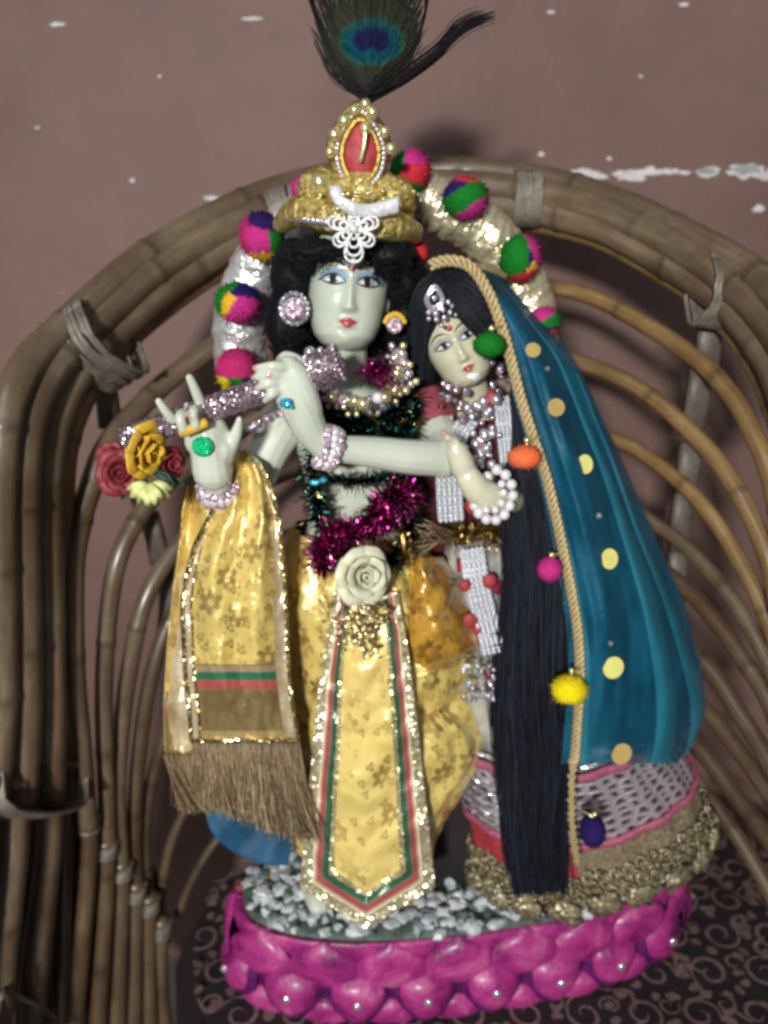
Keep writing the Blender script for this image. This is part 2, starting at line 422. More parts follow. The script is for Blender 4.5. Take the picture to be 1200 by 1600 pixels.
# ------------------------------------------------------------------ cane armchair
chair = thing('cane_armchair', 'round backed cane armchair with curved ribs holding the figurines', 'armchair', (0.03, 0.1, -0.42))
def YC(px, py=0):
    return 0.215 - 0.27 * ((px - 620) / 620) ** 2
def cane(pts, rpx, mat, name='rib_cane', yoff=0, nodes_=True, yf=YC, tint=1.0, yadd=None):
    pp = []
    for i, p in enumerate(pts):
        y = p[2] if len(p) > 2 else yf(p[0], p[1]) + yoff
        pp.append(P(p[0], p[1], y))
    mb = MB(); r0 = rpx * .00052
    cp = catmull(pp, 12); sd = random.uniform(0, 50)
    L = 0; rr = []; cs = []
    step = random.uniform(.10, .14); ph = random.uniform(0, step)
    for i, p in enumerate(cp):
        if i: L += (p - cp[i - 1]).length
        d = abs(((L + ph) % step) - step / 2)
        node = math.exp(-(d / .003) ** 2) if nodes_ else 0
        rr.append(r0 * (1 + .09 * node + .05 * nz(L * 9, sd)))
        k = (1 - .5 * node) * (1 + .25 * nz(L * 7, sd + 9)) * tint
        cs.append((k, k * .98, k * .95))
    mb.tube(cp, rr, n=14)
    for i in range(len(cp)):
        for j in range(14): mb.c[i * 14 + j] = cs[i]
    return mb.build(name, mat, chair)
OUT = [(-10, 1250), (2, 1100), (2, 950), (0, 800), (4, 690), (18, 620), (50, 562), (94, 519), (150, 465), (225, 402), (319, 346), (412, 304), (500, 279), (600, 267), (700, 266), (790, 273), (874, 288), (975, 321), (1069, 366), (1144, 408), (1200, 450), (1260, 520), (1300, 620)]
INN = [(116, 1250), (112, 1100), (108, 950), (102, 850), (100, 770), (108, 690), (134, 620), (170, 564), (222, 512), (290, 458), (360, 412), (430, 378), (510, 352), (600, 340), (700, 336), (780, 343), (844, 350), (937, 374), (1025, 421), (1096, 468), (1152, 525), (1196, 600), (1230, 700)]
for k, (t, yo, rp, mt) in enumerate([(0, .0, 24, m_cane), (.33, -.009, 27, m_cane), (.68, -.009, 27, m_cane), (1.0, .002, 17, m_canegold)]):
    pts = [(a[0] + (b_[0] - a[0]) * t, a[1] + (b_[1] - a[1]) * t) for a, b_ in zip(OUT, INN)]
    o = cane(pts, rp, mt, 'rail_cane', yo, tint=(1, 1, 1.1, .95)[k])
cane([(a[0] * .85 + b_[0] * .15, a[1] * .85 + b_[1] * .15 + 8) for a, b_ in zip(OUT, INN)], 18, m_canedark, 'rail_cane', .035)
ribsL = [([(700, 420), (520, 440), (400, 500), (334, 541), (262, 595), (210, 645), (166, 700), (142, 760), (126, 815), (114, 900), (116, 1050), (128, 1180), (138, 1290)], 16, m_cane),
         ([(600, 560), (440, 630), (340, 700), (262, 755), (222, 800), (188, 865), (172, 940), (163, 1050), (163, 1160), (170, 1330)], 14, m_cane),
         ([(560, 690), (400, 760), (320, 815), (265, 870), (226, 940), (206, 1025), (191, 1125), (184, 1250), (192, 1370)], 14, m_cane),
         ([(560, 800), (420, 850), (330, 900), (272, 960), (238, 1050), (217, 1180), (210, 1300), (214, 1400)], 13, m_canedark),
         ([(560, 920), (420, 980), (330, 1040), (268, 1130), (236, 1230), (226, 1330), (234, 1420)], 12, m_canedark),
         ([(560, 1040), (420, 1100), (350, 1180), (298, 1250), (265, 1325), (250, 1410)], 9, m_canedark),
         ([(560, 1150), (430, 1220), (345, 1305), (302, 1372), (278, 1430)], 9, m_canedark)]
for i, (pts, rp, mt) in enumerate(ribsL):
    cane(pts, rp * 1.15, mt, 'rib_cane', -.01 + i * .004)
ribsR = [([(560, 440), (700, 428), (847, 447), (919, 462), (994, 499), (1087, 560), (1144, 620), (1181, 687), (1204, 745), (1225, 850)], 14, m_canegold),
         ([(620, 560), (760, 545), (892, 564), (975, 594), (1031, 631), (1080, 676), (1125, 725), (1162, 785), (1202, 880), (1225, 1000)], 14, m_canegold),
         ([(640, 640), (820, 650), (960, 687), (1012, 714), (1069, 759), (1110, 805), (1140, 850), (1181, 925), (1215, 1010)], 13, m_canegold),
         ([(680, 720), (850, 740), (975, 787), (1024, 820), (1061, 845), (1125, 911), (1170, 977), (1202, 1040), (1240, 1130)], 13, m_cane),
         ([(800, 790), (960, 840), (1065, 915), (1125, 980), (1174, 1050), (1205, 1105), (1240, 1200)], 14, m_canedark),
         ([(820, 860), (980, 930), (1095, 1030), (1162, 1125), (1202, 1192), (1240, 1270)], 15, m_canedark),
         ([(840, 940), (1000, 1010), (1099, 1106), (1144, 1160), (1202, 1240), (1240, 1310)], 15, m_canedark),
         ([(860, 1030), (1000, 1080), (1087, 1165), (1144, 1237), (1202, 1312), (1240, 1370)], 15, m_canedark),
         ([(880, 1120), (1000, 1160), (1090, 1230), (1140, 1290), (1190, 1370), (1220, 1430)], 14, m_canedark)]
for i, (pts, rp, mt) in enumerate(ribsR):
    cane(pts, rp, mt, 'rib_cane', -.008 + i * .002)
# arm uprights at the left, below the big lashing
for x0, x1, rp, mt, yo in [(-22, -60, 20, m_cane, 0), (22, -8, 24, m_cane, -.008), (76, 40, 24, m_cane, -.006), (104, 96, 14, m_canedark, .01)]:
    cane([(x0, 1215), (x0 - 2, 1330), ((x0 + x1) / 2, 1470), (x1, 1640)], rp, mt, 'arm_cane', yo - .0)
for i, (x, y, x2) in enumerate([(138, 1278, 112), (166, 1318, 150), (190, 1352, 182), (212, 1385, 208), (233, 1405, 236), (252, 1442, 262)]):
    yy = YC(x) - .004 + i * .0
    cane([(x, y - 6, yy), (x - 2, y + 90, yy), (x2, 1640, yy - .01)], 18, m_canedark, 'upright_cane', tint=1.25)
    mb = MB()
    for q in range(4):
        c0 = P(x, y + q * 6, yy); r = 20 * .00052
        mb.tube([c0 + Vector((math.cos(a) * r, math.sin(a) * r, .002 * math.sin(a + q))) for a in [2 * math.pi * t / 14 for t in range(15)]], .0019, 5)
    mb.build('joint_lashing', m_lash, chair)
cane([(118, 1265), (160, 1330), (205, 1400), (262, 1470)], 9, m_canedark, 'rib_cane', .02)
# side panel of the arm seen behind the uprights
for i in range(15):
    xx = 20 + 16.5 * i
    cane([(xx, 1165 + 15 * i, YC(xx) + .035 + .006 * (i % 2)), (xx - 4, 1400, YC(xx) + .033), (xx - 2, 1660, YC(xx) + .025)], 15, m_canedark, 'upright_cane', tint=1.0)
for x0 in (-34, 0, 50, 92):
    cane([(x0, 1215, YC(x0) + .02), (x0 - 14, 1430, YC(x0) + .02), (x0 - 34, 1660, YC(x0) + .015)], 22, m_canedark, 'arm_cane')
# lashings round the rail
def lashing(a, bq, turns, thick, name='lashing', spread=26, ya=None):
    turns = turns + 9; thick *= .58
    (x0, y0), (x1, y1) = a, bq
    mb = MB(); Ya = YC(x0); Yb = YC(x1)
    p0, p1 = P(x0, y0, Ya), P(x1, y1, Yb); ax = (p1 - p0); ln = ax.length; ax.normalize()
    side = ax.cross(Vector((0, 1, 0))).normalized(); back = side.cross(ax).normalized()
    if back.y < 0: back = -back
    s = spread * .00052
    for q in range(turns):
        off = (q / (turns - 1) - .5) * 2 * s; sk = random.uniform(-.3, .3) * s
        pts = []
        for i in range(25):
            t = 2 * math.pi * i / 24
            u = .5 - .525 * math.cos(t); depth = -math.copysign(abs(math.sin(t)) ** .35, math.sin(t)) * (.0325 if math.sin(t) > 0 else .010) - .002
            pts.append(p0 + ax * (ln * u) + back * depth + side * (off + sk * (u - .5) * 2 + .002 * nz(i * .7, q)))
        mb.tube(pts, thick, 6)
    mb.build(name, m_lash, chair)
lashing((98, 494), (190, 560), 9, .0032, spread=30)
lashing((-10, 1205), (108, 1212), 9, .0034, spread=24)
lashing((820, 270), (815, 352), 8, .0030, spread=20)
lashing((1144, 406), (1104, 474), 8, .0032, spread=26)
lashing((440, 292), (462, 366), 7, .0030, spread=22)
lashing((-30, 1560), (60, 1600), 7, .0034, spread=30)
# flat wooden brackets between the ribs
def bracket(pts, wpx, yb):
    mb = MB(); n = len(pts)
    for a, c in zip(pts, pts[1:]):
        pass
    rows = []
    for (x, y) in pts:
        c = P(x, y, YC(x) + yb); hw = wpx * .00052
        rows.append([c + Vector((dx * hw, dy, 0)) for dx, dy in ((-1, -.004), (-.7, -.006), (.7, -.006), (1, -.004), (1, .004), (-1, .004))])
    mb.loft(rows); return mb.build('bracket', m_bracket, chair)
bracket([(160, 585), (168, 625), (172, 668)], 17, .012)
bracket([(196, 640), (205, 700), (215, 770), (226, 800)], 15, .02)
bracket([(232, 800), (244, 845), (250, 880)], 17, .012)
bracket([(262, 880), (262, 950), (255, 1010)], 15, .02)
bracket([(1110, 490), (1106, 545), (1102, 580)], 18, .010)
bracket([(1096, 575), (1088, 630), (1078, 680)], 18, .012)
bracket([(1080, 690), (1074, 740), (1070, 770)], 18, .012)
bracket([(1070, 765), (1062, 820), (1060, 860)], 17, .014)
bracket([(1060, 855), (1056, 900), (1055, 940)], 16, .014)
bracket([(1055, 940), (1060, 1000), (1068, 1060)], 16, .016)

# ------------------------------------------------------------------ seat cushion
m_cush = M('cushion_dark', (.009, .005, .007), .75, 0, .4, 80, 500, .5)
m_scroll = M('cushion_scroll', (.135, .085, .078), .6, 0, .4, 180, 600, .5)
def czh(x, y): return -.027 + .006 * nz(x * 6, y * 6, 3) + .0025 * nz(x * 22, y * 22)
CL = [(-.30, -.19), (-.05, -.200), (.06, -.228), (.12, -.215), (.17, -.16), (.21, -.05)]
mb = MB()
def cu(u, v):
    y = -.30 + .56 * v
    xl = interp(CL, y) + .01; xr = .50 - .1 * sstep(.1, .26, y)
    x = xl + (xr - xl) * u
    e = min(u * (xr - xl), (1 - u) * (xr - xl), v * .56, (1 - v) * .56)
    drop = .055 * (1 - min(1, e / .04)) ** 2
    return Vector((x, y, czh(x, y) - drop))
mb.grid(cu, 90, 70)
mb.curm = 1
def ribbon(pts, wd):
    pp = catmull([Vector((a, b_, 0)) for a, b_ in pts], 6); n = len(pp); prev = None
    for i, p in enumerate(pp):
        t = (pp[min(i + 1, n - 1)] - pp[max(i - 1, 0)])
        if t.length < 1e-9: continue
        t.normalize(); s_ = Vector((-t.y, t.x, 0)); wdt = wd * (.35 + .9 * math.sin(math.pi * min(1, .08 + i / n)))
        cur = []
        for k in (-1, 1):
            q = p + s_ * (wdt * k)
            y = q.y
            if not (-.29 < y < .25) or q.x < interp(CL, y) + .03 or q.x > .46: cur = None; break
            cur.append(mb.vert((q.x, q.y, czh(q.x, q.y) + .0012)))
        if prev and cur: mb.face(prev[0], cur[0], cur[1], prev[1])
        prev = cur
def spiral(cx, cy, r, a0, sgn, turns=1.3, wd=.0016):
    n = 14
    ribbon([(cx + r * (1 - .8 * i / n) * math.cos(a0 + sgn * turns * 2 * math.pi * i / n), cy + r * (1 - .8 * i / n) * math.sin(a0 + sgn * turns * 2 * math.pi * i / n)) for i in range(n + 1)], wd)
rs = random.Random(3)
for gx in range(-5, 12):
    for gy in range(-7, 7):
        cx = gx * .052 + (gy % 2) * .026; cy = gy * .045
        a = rs.uniform(0, 6.28); sg = rs.choice((-1, 1))
        spiral(cx, cy, .019, a, sg)
        spiral(cx + .026, cy + .01, .011, a + 2, -sg, 1.1, .0013)
        ribbon([(cx + .019 * math.cos(a), cy + .019 * math.sin(a)), (cx + .03 * math.cos(a + .5), cy + .03 * math.sin(a + .5)), (cx + .045 * math.cos(a + .2), cy + .045 * math.sin(a + .2))], .0019)
        for q in range(5):
            b0 = a + q * 1.25; r1 = .022; r2 = .031
            ribbon([(cx + r1 * math.cos(b0), cy + r1 * math.sin(b0)), (cx + (r1 + r2) / 2 * math.cos(b0 + .14), cy + (r1 + r2) / 2 * math.sin(b0 + .14)), (cx + r2 * math.cos(b0 + .05), cy + r2 * math.sin(b0 + .05))], .0030)
cush = mb.build('seat_cushion', [m_cush, m_scroll], base=(.1, 0, -.05))
tag(cush, 'dark seat cushion with tan scrollwork under the pink base', 'cushion')
b = MB(); b.grid(lambda u, v: Vector((-.165 + .70 * u, -.31 + .44 * v, -.105)), 1, 1)
o = b.build('seat_panel', m_canedark, chair); solid(o, .02)
for x in (-.14, .5):
    for y in (-.26, .10):
        b = MB(); b.tube([(x, y, -.11), (x, y, -.42)], .016, 12); b.build('leg', m_canedark, chair)

# ------------------------------------------------------------------ lotus base
base_t = thing('lotus_base', 'glossy magenta oval lotus base with petals under both figurines', 'plinth', (.07, .02, -.026))
m_lotus, nt, N, L, bb = nodes('magenta_lotus'); c = coords(N)
f = tex_noise(N, L, c, 26, 5, .65, .6)
col = ramp(N, L, f, [(.30, (.10, .004, .07)), (.44, (.28, .016, .15)), (.56, (.39, .035, .20)), (.68, (.50, .11, .27)), (.78, (.60, .25, .37))])
L.new(col, bb.inputs['Base Color']); setp(bb, Roughness=.40, Coat_Weight=.22, Coat_Roughness=.22)
bump(N, L, bb, tex_noise(N, L, c, 75, 5, .65), .9, .0028)
m_purple = M('purple_crease', (.09, .008, .09), .3, 0, .5, 80, 200, .8)
BC = Vector((.077, .036, 0)); BA, BB_ = .221, .078; YAW = R_(9)
def bell(a, k=1.0, z=0):
    ca, sa = math.cos(a), math.sin(a)
    x = BA * k * (abs(ca) ** .82) * (1 if ca > 0 else -1); y = BB_ * k * (abs(sa) ** .9) * (1 if sa > 0 else -1)
    return BC + Vector((x * math.cos(YAW) - y * math.sin(YAW), x * math.sin(YAW) + y * math.cos(YAW), z))
def bz(z): return -.026 + z * .086 / .060
mb = MB(); rings = []
for z, k in [(.002, .93), (.004, .985), (.012, 1.0), (.020, .965), (.028, .93), (.036, .94), (.045, .965), (.053, .985), (.058, .985), (.060, .965), (.058, .93)]:
    kk = 1 + (k - 1) * .8
    rings.append([bell(2 * math.pi * i / 220, 1, bz(z)) + (bell(2 * math.pi * i / 220, 1, 0) - BC).normalized() * ((k - 1) * .13 + .0015 * abs(math.sin(13 * math.pi * i / 220 * 2))) for i in range(220)])
mb.loft(rings); mb.build('plinth_body', m_lotus, base_t)
mb = MB()
ids_ = mb.grid(lambda u, v: bell(2 * math.pi * u, 1.004, bz(.003 + .034 * v)) + Vector((0, 0, .001 * math.sin(u * 90))), 200, 3, wrap=True); mb.build('crease_shade_band', m_purple, base_t)
mb = MB()
mb.loft([[BC + (bell(2 * math.pi * i / 120, 1, 0) - BC) * k_ + Vector((0, 0, z_)) for i in range(120)] for k_, z_ in ((.95, .058), (.95, .0615), (.90, .0635), (.5, .0645))])
mb.build('gravel_bed', M('gravel_paste', (.07, .10, .085), .7, 0, .6, 120, 300, .8), base_t)
def petal(a, z, wd, ht, th, mat, name, flip=1):
    p = bell(a, 1, z); p2 = bell(a + .02, 1, z); t = (p2 - p).normalized(); n = Vector((t.y, -t.x, 0))
    if n.dot(p - BC) < 0: n = -n
    mb = MB()
    def fn(u, v):
        x = (u - .5) * 2; w_ = max(.04, math.sin(math.pi * min(1, .27 + .73 * v))) ** .62
        zz = (v - .5) * ht * flip
        out = th * (max(0, 1 - x * x) ** .55) - .0015 + .0009 * nz(p.x * 60 + u * 2.5, v * 2.5, z * 90) 
        rim = -th * .9 * (abs(2 * v - 1) ** 3.5)
        return p + t * (x * wd * w_) + Vector((0, 0, zz)) + n * (out + rim)
    mb.grid(fn, 14, 14)
    o = mb.build(name, mat, base_t); return p, n
npet = 17
import bisect
acc = [0]; prevp = bell(0)
for i in range(1, 721):
    q = bell(2 * math.pi * i / 720); acc.append(acc[-1] + (q - prevp).length); prevp = q
def ang_at(s_): return 2 * math.pi * bisect.bisect_left(acc, (s_ % 1) * acc[-1]) / 720
for i in range(npet):
    a = ang_at((i + .35) / npet)
    petal(a, bz(.0425), .0345, .050, .0085, m_lotus, 'upper_petal')
for i in range(npet):
    a = ang_at((i + .85) / npet)
    petal(a, bz(.0172), .0300, .060, .0105, m_purple, 'petal_crease_shade', -1)  # larger purple petal behind, its colour stands in for shade in the creases
    p, n = petal(a, bz(.0195) + random.uniform(-.0015, .0015), .0262 * random.uniform(.95, 1.04), .052, .0160, m_lotus, 'lower_petal', -1)
    g = MB(); g.ball(p + n * .0148 + Vector((0, 0, .005)), (.0044, .0024, .0044), 8, 6); g.build('petal_gem', m_silverb, base_t)
for i in range(npet):
    petal(ang_at((i + .35) / npet), bz(.007), .0230, .030, .0075, m_lotus, 'inner_petal')
# pebbles
mb = MB(); rp = random.Random(11)
pal = [(.58, .62, .64)] * 20 + [(.42, .48, .52)] * 9 + [(.13, .20, .19)] * 6 + [(.05, .10, .06)] * 3 + [(.50, .36, .03)] * 1 + [(.22, .05, .03)]
cnt = 0
while cnt < 760:
    x = rp.uniform(-1, 1); y = rp.uniform(-1, 1)
    if x * x + y * y > .955: continue
    a = math.atan2(y, x); rr = math.hypot(x, y)
    if -.25 < x < .35 and y > -.25: cnt += 1; continue
    p = BC + (bell(a, 1, 0) - BC) * rr
    # keep inside oval
    cnt += 1
    s_ = rp.uniform(.0045, .0092); c = rp.choice(pal)
    if c[0] < .3: s_ *= .8
    v = rp.uniform(.8, 1.1); c = tuple(k * v for k in c)
    Rm = Matrix.Rotation(rp.uniform(0, 6.3), 3, 'Z') @ Matrix.Rotation(rp.uniform(-.5, .5), 3, 'X')
    zz = .0640 + rp.uniform(0, .006)
    n0 = len(mb.v)
    mb.ball((p.x, p.y, zz), (s_, s_ * rp.uniform(.6, .95), s_ * .6), 6, 4, R=Rm, col=c, lump=.7)
m_peb = MA('pebble', .4, 0, 200, .3, .2, 200, Coat_Weight=.2)
tag(mb.build('pebbles', m_peb, smooth=False, base=(.07, .02, .06)), 'white, grey and green stone chips covering top of the pink base', 'pebbles', kind='stuff')

# ------------------------------------------------------------------ body building
def ring_px(py, x0, x1, Y, ry, n=28, tilt=0, pw=1.0):
    c = P((x0 + x1) / 2, py, Y); rx = (x1 - x0) / 2 * S(py, Y)
    out = []
    for i in range(n):
        a = 2 * math.pi * i / n; ca, sa = math.cos(a), math.sin(a)
        out.append(c + Vector((rx * math.copysign(abs(ca) ** pw, ca), ry * math.copysign(abs(sa) ** pw, sa), 0)))
    return out
def chain(mb, pts, n=14, k=6):
    """pts: (px,py,Y,rpx) – a tapering limb with round ends"""
    pp = [P(x, y, Y) for x, y, Y, r in pts]; rr = [r * S(y, Y) for x, y, Y, r in pts]
    mb.tube(pp, rr, n, k=k)
    mb.ball(pp[0], rr[0], 12, 8); mb.ball(pp[-1], rr[-1], 12, 8)
class Head:
    def __init__(s, px, py, Y, H, yaw, roll, pitch=0, wid=.324):
        s.c = P(px, py, Y); s.H = H; s.wid = wid
        s.R = Matrix.Rotation(R_(roll), 3, 'Y') @ Matrix.Rotation(R_(yaw), 3, 'Z') @ Matrix.Rotation(R_(pitch), 3, 'X')
        # a looking-down camera sees the face square on when it leans back by the pitch
    def loc(s, x, y, z): return s.c + s.R @ (Vector((x, y, z)) * s.H)
    def add(s, mb):
        W = [(-.5, .0), (-.49, .105), (-.46, .168), (-.40, .225), (-.30, .266), (-.2, .283), (-.1, .296), (0, .30), (.1, .305), (.2, .30), (.3, .27), (.4, .20), (.47, .11), (.5, 0)]
        F = [(-.5, .20), (-.46, .27), (-.4, .325), (-.3, .35), (-.2, .365), (-.1, .375), (0, .375), (.1, .385), (.2, .375), (.3, .33), (.4, .25), (.5, .02)]
        B = [(-.5, .0), (-.4, -.02), (-.3, .08), (-.2, .22), (-.1, .32), (0, .38), (.1, .41), (.2, .41), (.3, .37), (.4, .27), (.5, .02)]
        g = lambda x, z, cx, cz, sx, sz: math.exp(-((x - cx) / sx) ** 2 - ((z - cz) / sz) ** 2)
        rings = []; n = 120; m = 110
        for j in range(m + 1):
            z = -.5 * math.cos(math.pi * (j / m * .985 + .0075)); ring = []
            wv = interp(W, z) * s.wid / .31; fv = interp(F, z); bv = interp(B, z)
            for i in range(n):
                a = 2 * math.pi * i / n; ca, sa = math.cos(a), math.sin(a)
                x = wv * math.copysign(abs(ca) ** .92, ca)
                y = -fv * (-sa if sa < 0 else 0) ** .86 if sa < 0 else bv * sa
                if sa < 0:
                    k = sstep(0, .5, -sa)
                    d = 0
                    # nose
                    if z > -.26 and z < .12:
                        t = (0.08 - z) / .30; t = max(0, min(1, t))
                        amp = (.012 + .070 * t ** 1.25) * sstep(-.245, -.205, z); sg = .026 + .016 * t
                        d += amp * math.exp(-(x / sg) ** 2)
                    d += .022 * g(x, z, .042, -.20, .022, .022) + .022 * g(x, z, -.042, -.20, .022, .022)
                    for sx in (-1, 1):
                        d -= .032 * g(x, z, sx * .125, .005, .085, .05)
                        d += .024 * g(x, z, sx * .125, .000, .058, .032)
                        d += .012 * g(x, z, sx * .13, .075, .09, .025)
                        d += .014 * g(x, z, sx * .16, -.16, .09, .09)
                        d -= .010 * g(x, z, sx * .085, -.31, .02, .03)
                    d += .026 * g(x, z, 0, -.288, .055, .016) + .030 * g(x, z, 0, -.328, .046, .018)
                    d -= .012 * g(x, z, 0, -.307, .07, .006) + .014 * g(x, z, 0, -.372, .06, .02)
                    d += .030 * g(x, z, 0, -.435, .07, .045)
                    y -= d * k
                ring.append(s.loc(x, y, z))
            rings.append(ring)
        mb.loft(rings)
    def ray(s, x, z):
        return s.loc(x, -1.0, z), s.R @ Vector((0, 1, 0))
def body_obj(mb, name, mat, parent, voxel=.0009, smooth=4):
    o = mb.build(name, mat, parent)
    r = o.modifiers.new('remesh', 'REMESH'); r.mode = 'VOXEL'; r.voxel_size = voxel; r.use_smooth_shade = True
    s_ = o.modifiers.new('smooth', 'SMOOTH'); s_.factor = .5; s_.iterations = smooth
    return o
def bvh_of(o):
    dg = bpy.context.evaluated_depsgraph_get(); dg.update()
    e = o.evaluated_get(dg); me = e.to_mesh(); mw = o.matrix_world
    off = Vector((0, 0, 0)); r = o
    while r: off += r.location; r = r.parent
    vs_ = [v.co + off for v in me.vertices]; fs = [tuple(p.vertices) for p in me.polygons]
    t = BVHTree.FromPolygons(vs_, fs); e.to_mesh_clear(); return t
def decal_blob(head, bv, outline, off, name, mat, parent, rings=7, k=4):
    cx = sum(p[0] for p in outline) / len(outline); cz = sum(p[1] for p in outline) / len(outline)
    pts = catmull([Vector((p[0], p[1], 0)) for p in outline + outline[:1]], k)[:-1]
    mb = MB(); rows = []
    for r in range(rings + 1):
        t = r / rings; row = []
        for p in pts:
            x = cx + (p.x - cx) * t; z = cz + (p.y - cz) * t
            o_, d = head.ray(x, z); h = bv.ray_cast(o_, d)
            if h[0] is None: q = o_ + d * (.65 * head.H)
            else: q = h[0] - d * off * head.H
            row.append(mb.vert(q))
            if r == 0: row = [row[0]] * len(pts); break
        rows.append(row)
    n = len(pts)
    for j in range(n): mb.face(rows[0][0], rows[1][j], rows[1][(j + 1) % n])
    for a, c_ in zip(rows[1:], rows[2:]):
        for j in range(n): mb.face(a[j], c_[j], c_[(j + 1) % n], a[(j + 1) % n])
    return mb.build(name, mat, parent)
def decal_line(head, bv, line, wd, off, name, mat, parent, k=6):
    pts = catmull([Vector((p[0], p[1], 0)) for p in line], k); n = len(pts)
    mb = MB(); prev = None
    for i, p in enumerate(pts):
        t = (pts[min(i + 1, n - 1)] - pts[max(i - 1, 0)]).normalized(); s_ = Vector((-t.y, t.x, 0))
        w_ = wd * (math.sin(math.pi * (i + .3) / (n - .4)) ** .6 if n > 2 else 1)
        row = []
        for k_ in (-1, -.33, .33, 1):
            q = p + s_ * (w_ * k_); o_, d = head.ray(q.x, q.y); h = bv.ray_cast(o_, d)
            row.append(mb.vert((h[0] - d * off * head.H) if h[0] is not None else o_ + d * (.65 * head.H)))
        if prev:
            for a in range(3): mb.face(prev[a], prev[a + 1], row[a + 1], row[a])
        prev = row
    return mb.build(name, mat, parent)
def circle(cx, cz, r, rz=None, n=12):
    rz = rz or r
    return [(cx + r * math.cos(2 * math.pi * i / n), cz + rz * math.sin(2 * math.pi * i / n)) for i in range(n)]
def face(head, bv, parent, lid, look=0.0, sleepy=0.0, brow=m_black):
    for sx in (-1, 1):
        X = lambda v: sx * (.125 + (v - .125) * 1.10)
        op = 1 - sleepy
        decal_blob(head, bv, [(X(.035), .012), (X(.06), .052), (X(.12), .078), (X(.185), .066), (X(.235), .02), (X(.20), .012), (X(.13), .02), (X(.07), .0)], .0030, 'eye_shadow', lid, parent)
        almond = [(X(.05), -.012), (X(.075), .012 * op), (X(.115), .030 * op), (X(.16), .026 * op), (X(.205), .002), (X(.17), -.020), (X(.125), -.028), (X(.08), -.024)]
        e = decal_blob(head, bv, almond, .0050, 'eye', m_eyegrey, parent)
        ix = sx * .128 + look
        decal_blob(head, bv, circle(ix, .001, .036, .030 * (1 - .3 * sleepy)), .0070, 'iris', m_black, e, 4, 2)
        decal_blob(head, bv, circle(ix + .030, .004, .0095, .010), .0090, 'eye_glint', m_white, e, 3, 2)
        decal_blob(head, bv, circle(ix - .034, -.006, .0095, .011), .0090, 'eye_glint', m_white, e, 3, 2)
        decal_line(head, bv, [(X(.045), -.016), (X(.075), .016 * op), (X(.118), .036 * op), (X(.165), .031 * op), (X(.215), .0), (X(.24), -.012)], .0075, .0095, 'eyeliner', m_black, parent)
        decal_line(head, bv, [(X(.045), -.016), (X(.085), -.030), (X(.128), -.035), (X(.175), -.026), (X(.222), .002)], .0070, .0095, 'eyeliner', m_black, parent)
        decal_line(head, bv, [(X(.042), .078), (X(.08), .108), (X(.135), .124), (X(.19), .108), (X(.235), .068)], .0085, .0060, 'eyebrow', brow, parent)
    decal_blob(head, bv, [(-.068, -.300), (-.035, -.283), (-.014, -.272), (0, -.278), (.014, -.272), (.035, -.283), (.068, -.300), (.045, -.322), (.02, -.342), (0, -.346), (-.02, -.342), (-.045, -.322)], .0040, 'lips', m_lip, parent)
    decal_line(head, bv, [(-.078, -.296), (-.03, -.306), (0, -.302), (.03, -.306), (.078, -.296)], .0028, .0065, 'lip_line', m_redmark, parent)

# ------------------------------------------------------------------ flute player
man = thing('flute_player_figurine', 'taller pale marble figurine in yellow satin playing a glittering flute', 'figurine', (-.02, .01, .06))
hd = Head(544, 447, -.022, .0885, 5, 6, -10)
mb = MB(); hd.add(mb)
chain(mb, [(548, 525, -.02, 27), (548, 570, -.008, 27), (549, 620, .0, 32)])
mb.loft([ring_px(*r) for r in [(603, 520, 580, .0, .016), (614, 485, 612, .0, .022), (628, 462, 640, .0, .028), (660, 458, 655, .0, .034), (700, 464, 646, .0, .034), (760, 480, 632, .0, .031), (820, 480, 636, .0, .032), (900, 460, 670, .005, .04), (960, 460, 690, .005, .04)]])
for x in (500, 610):
    mb.tube([P(x, 930, .0), P(x, 1150, .0), P(x, 1380, .0)], [.028, .022, .014], 16, k=5)
    mb.ball(P(x, 1390, -.012), (.014, .028, .012), 12, 8)
# arm on the viewer's left
chain(mb, [(470, 640, .0, 30), (440, 668, -.01, 34), (415, 715, -.02, 31), (398, 762, -.03, 27)])
chain(mb, [(398, 762, -.03, 27), (372, 790, -.045, 26), (348, 785, -.06, 23), (340, 762, -.07, 22)])
chain(mb, [(340, 765, -.07, 22), (335, 735, -.078, 28), (330, 705, -.08, 30)])
chain(mb, [(312, 690, -.08, 24), (306, 664, -.08, 20)]); chain(mb, [(345, 700, -.08, 26), (335, 668, -.08, 20)]); chain(mb, [(332, 735, -.08, 32), (325, 682, -.082, 30)])
chain(mb, [(352, 712, -.08, 15), (368, 680, -.083, 10), (374, 655, -.086, 5)])
chain(mb, [(326, 665, -.078, 10), (314, 632, -.086, 9), (304, 607, -.09, 8), (296, 590, -.092, 6.5)])
chain(mb, [(288, 672, -.078, 9), (270, 655, -.088, 8), (258, 641, -.092, 7.5), (248, 627, -.094, 6)])
for x, y in ((306, 648), (286, 654)):
    chain(mb, [(x + 10, y + 20, -.078, 10), (x + 2, y - 6, -.093, 9.5), (x - 4, y - 2, -.104, 9), (x + 0, y + 16, -.104, 8)])
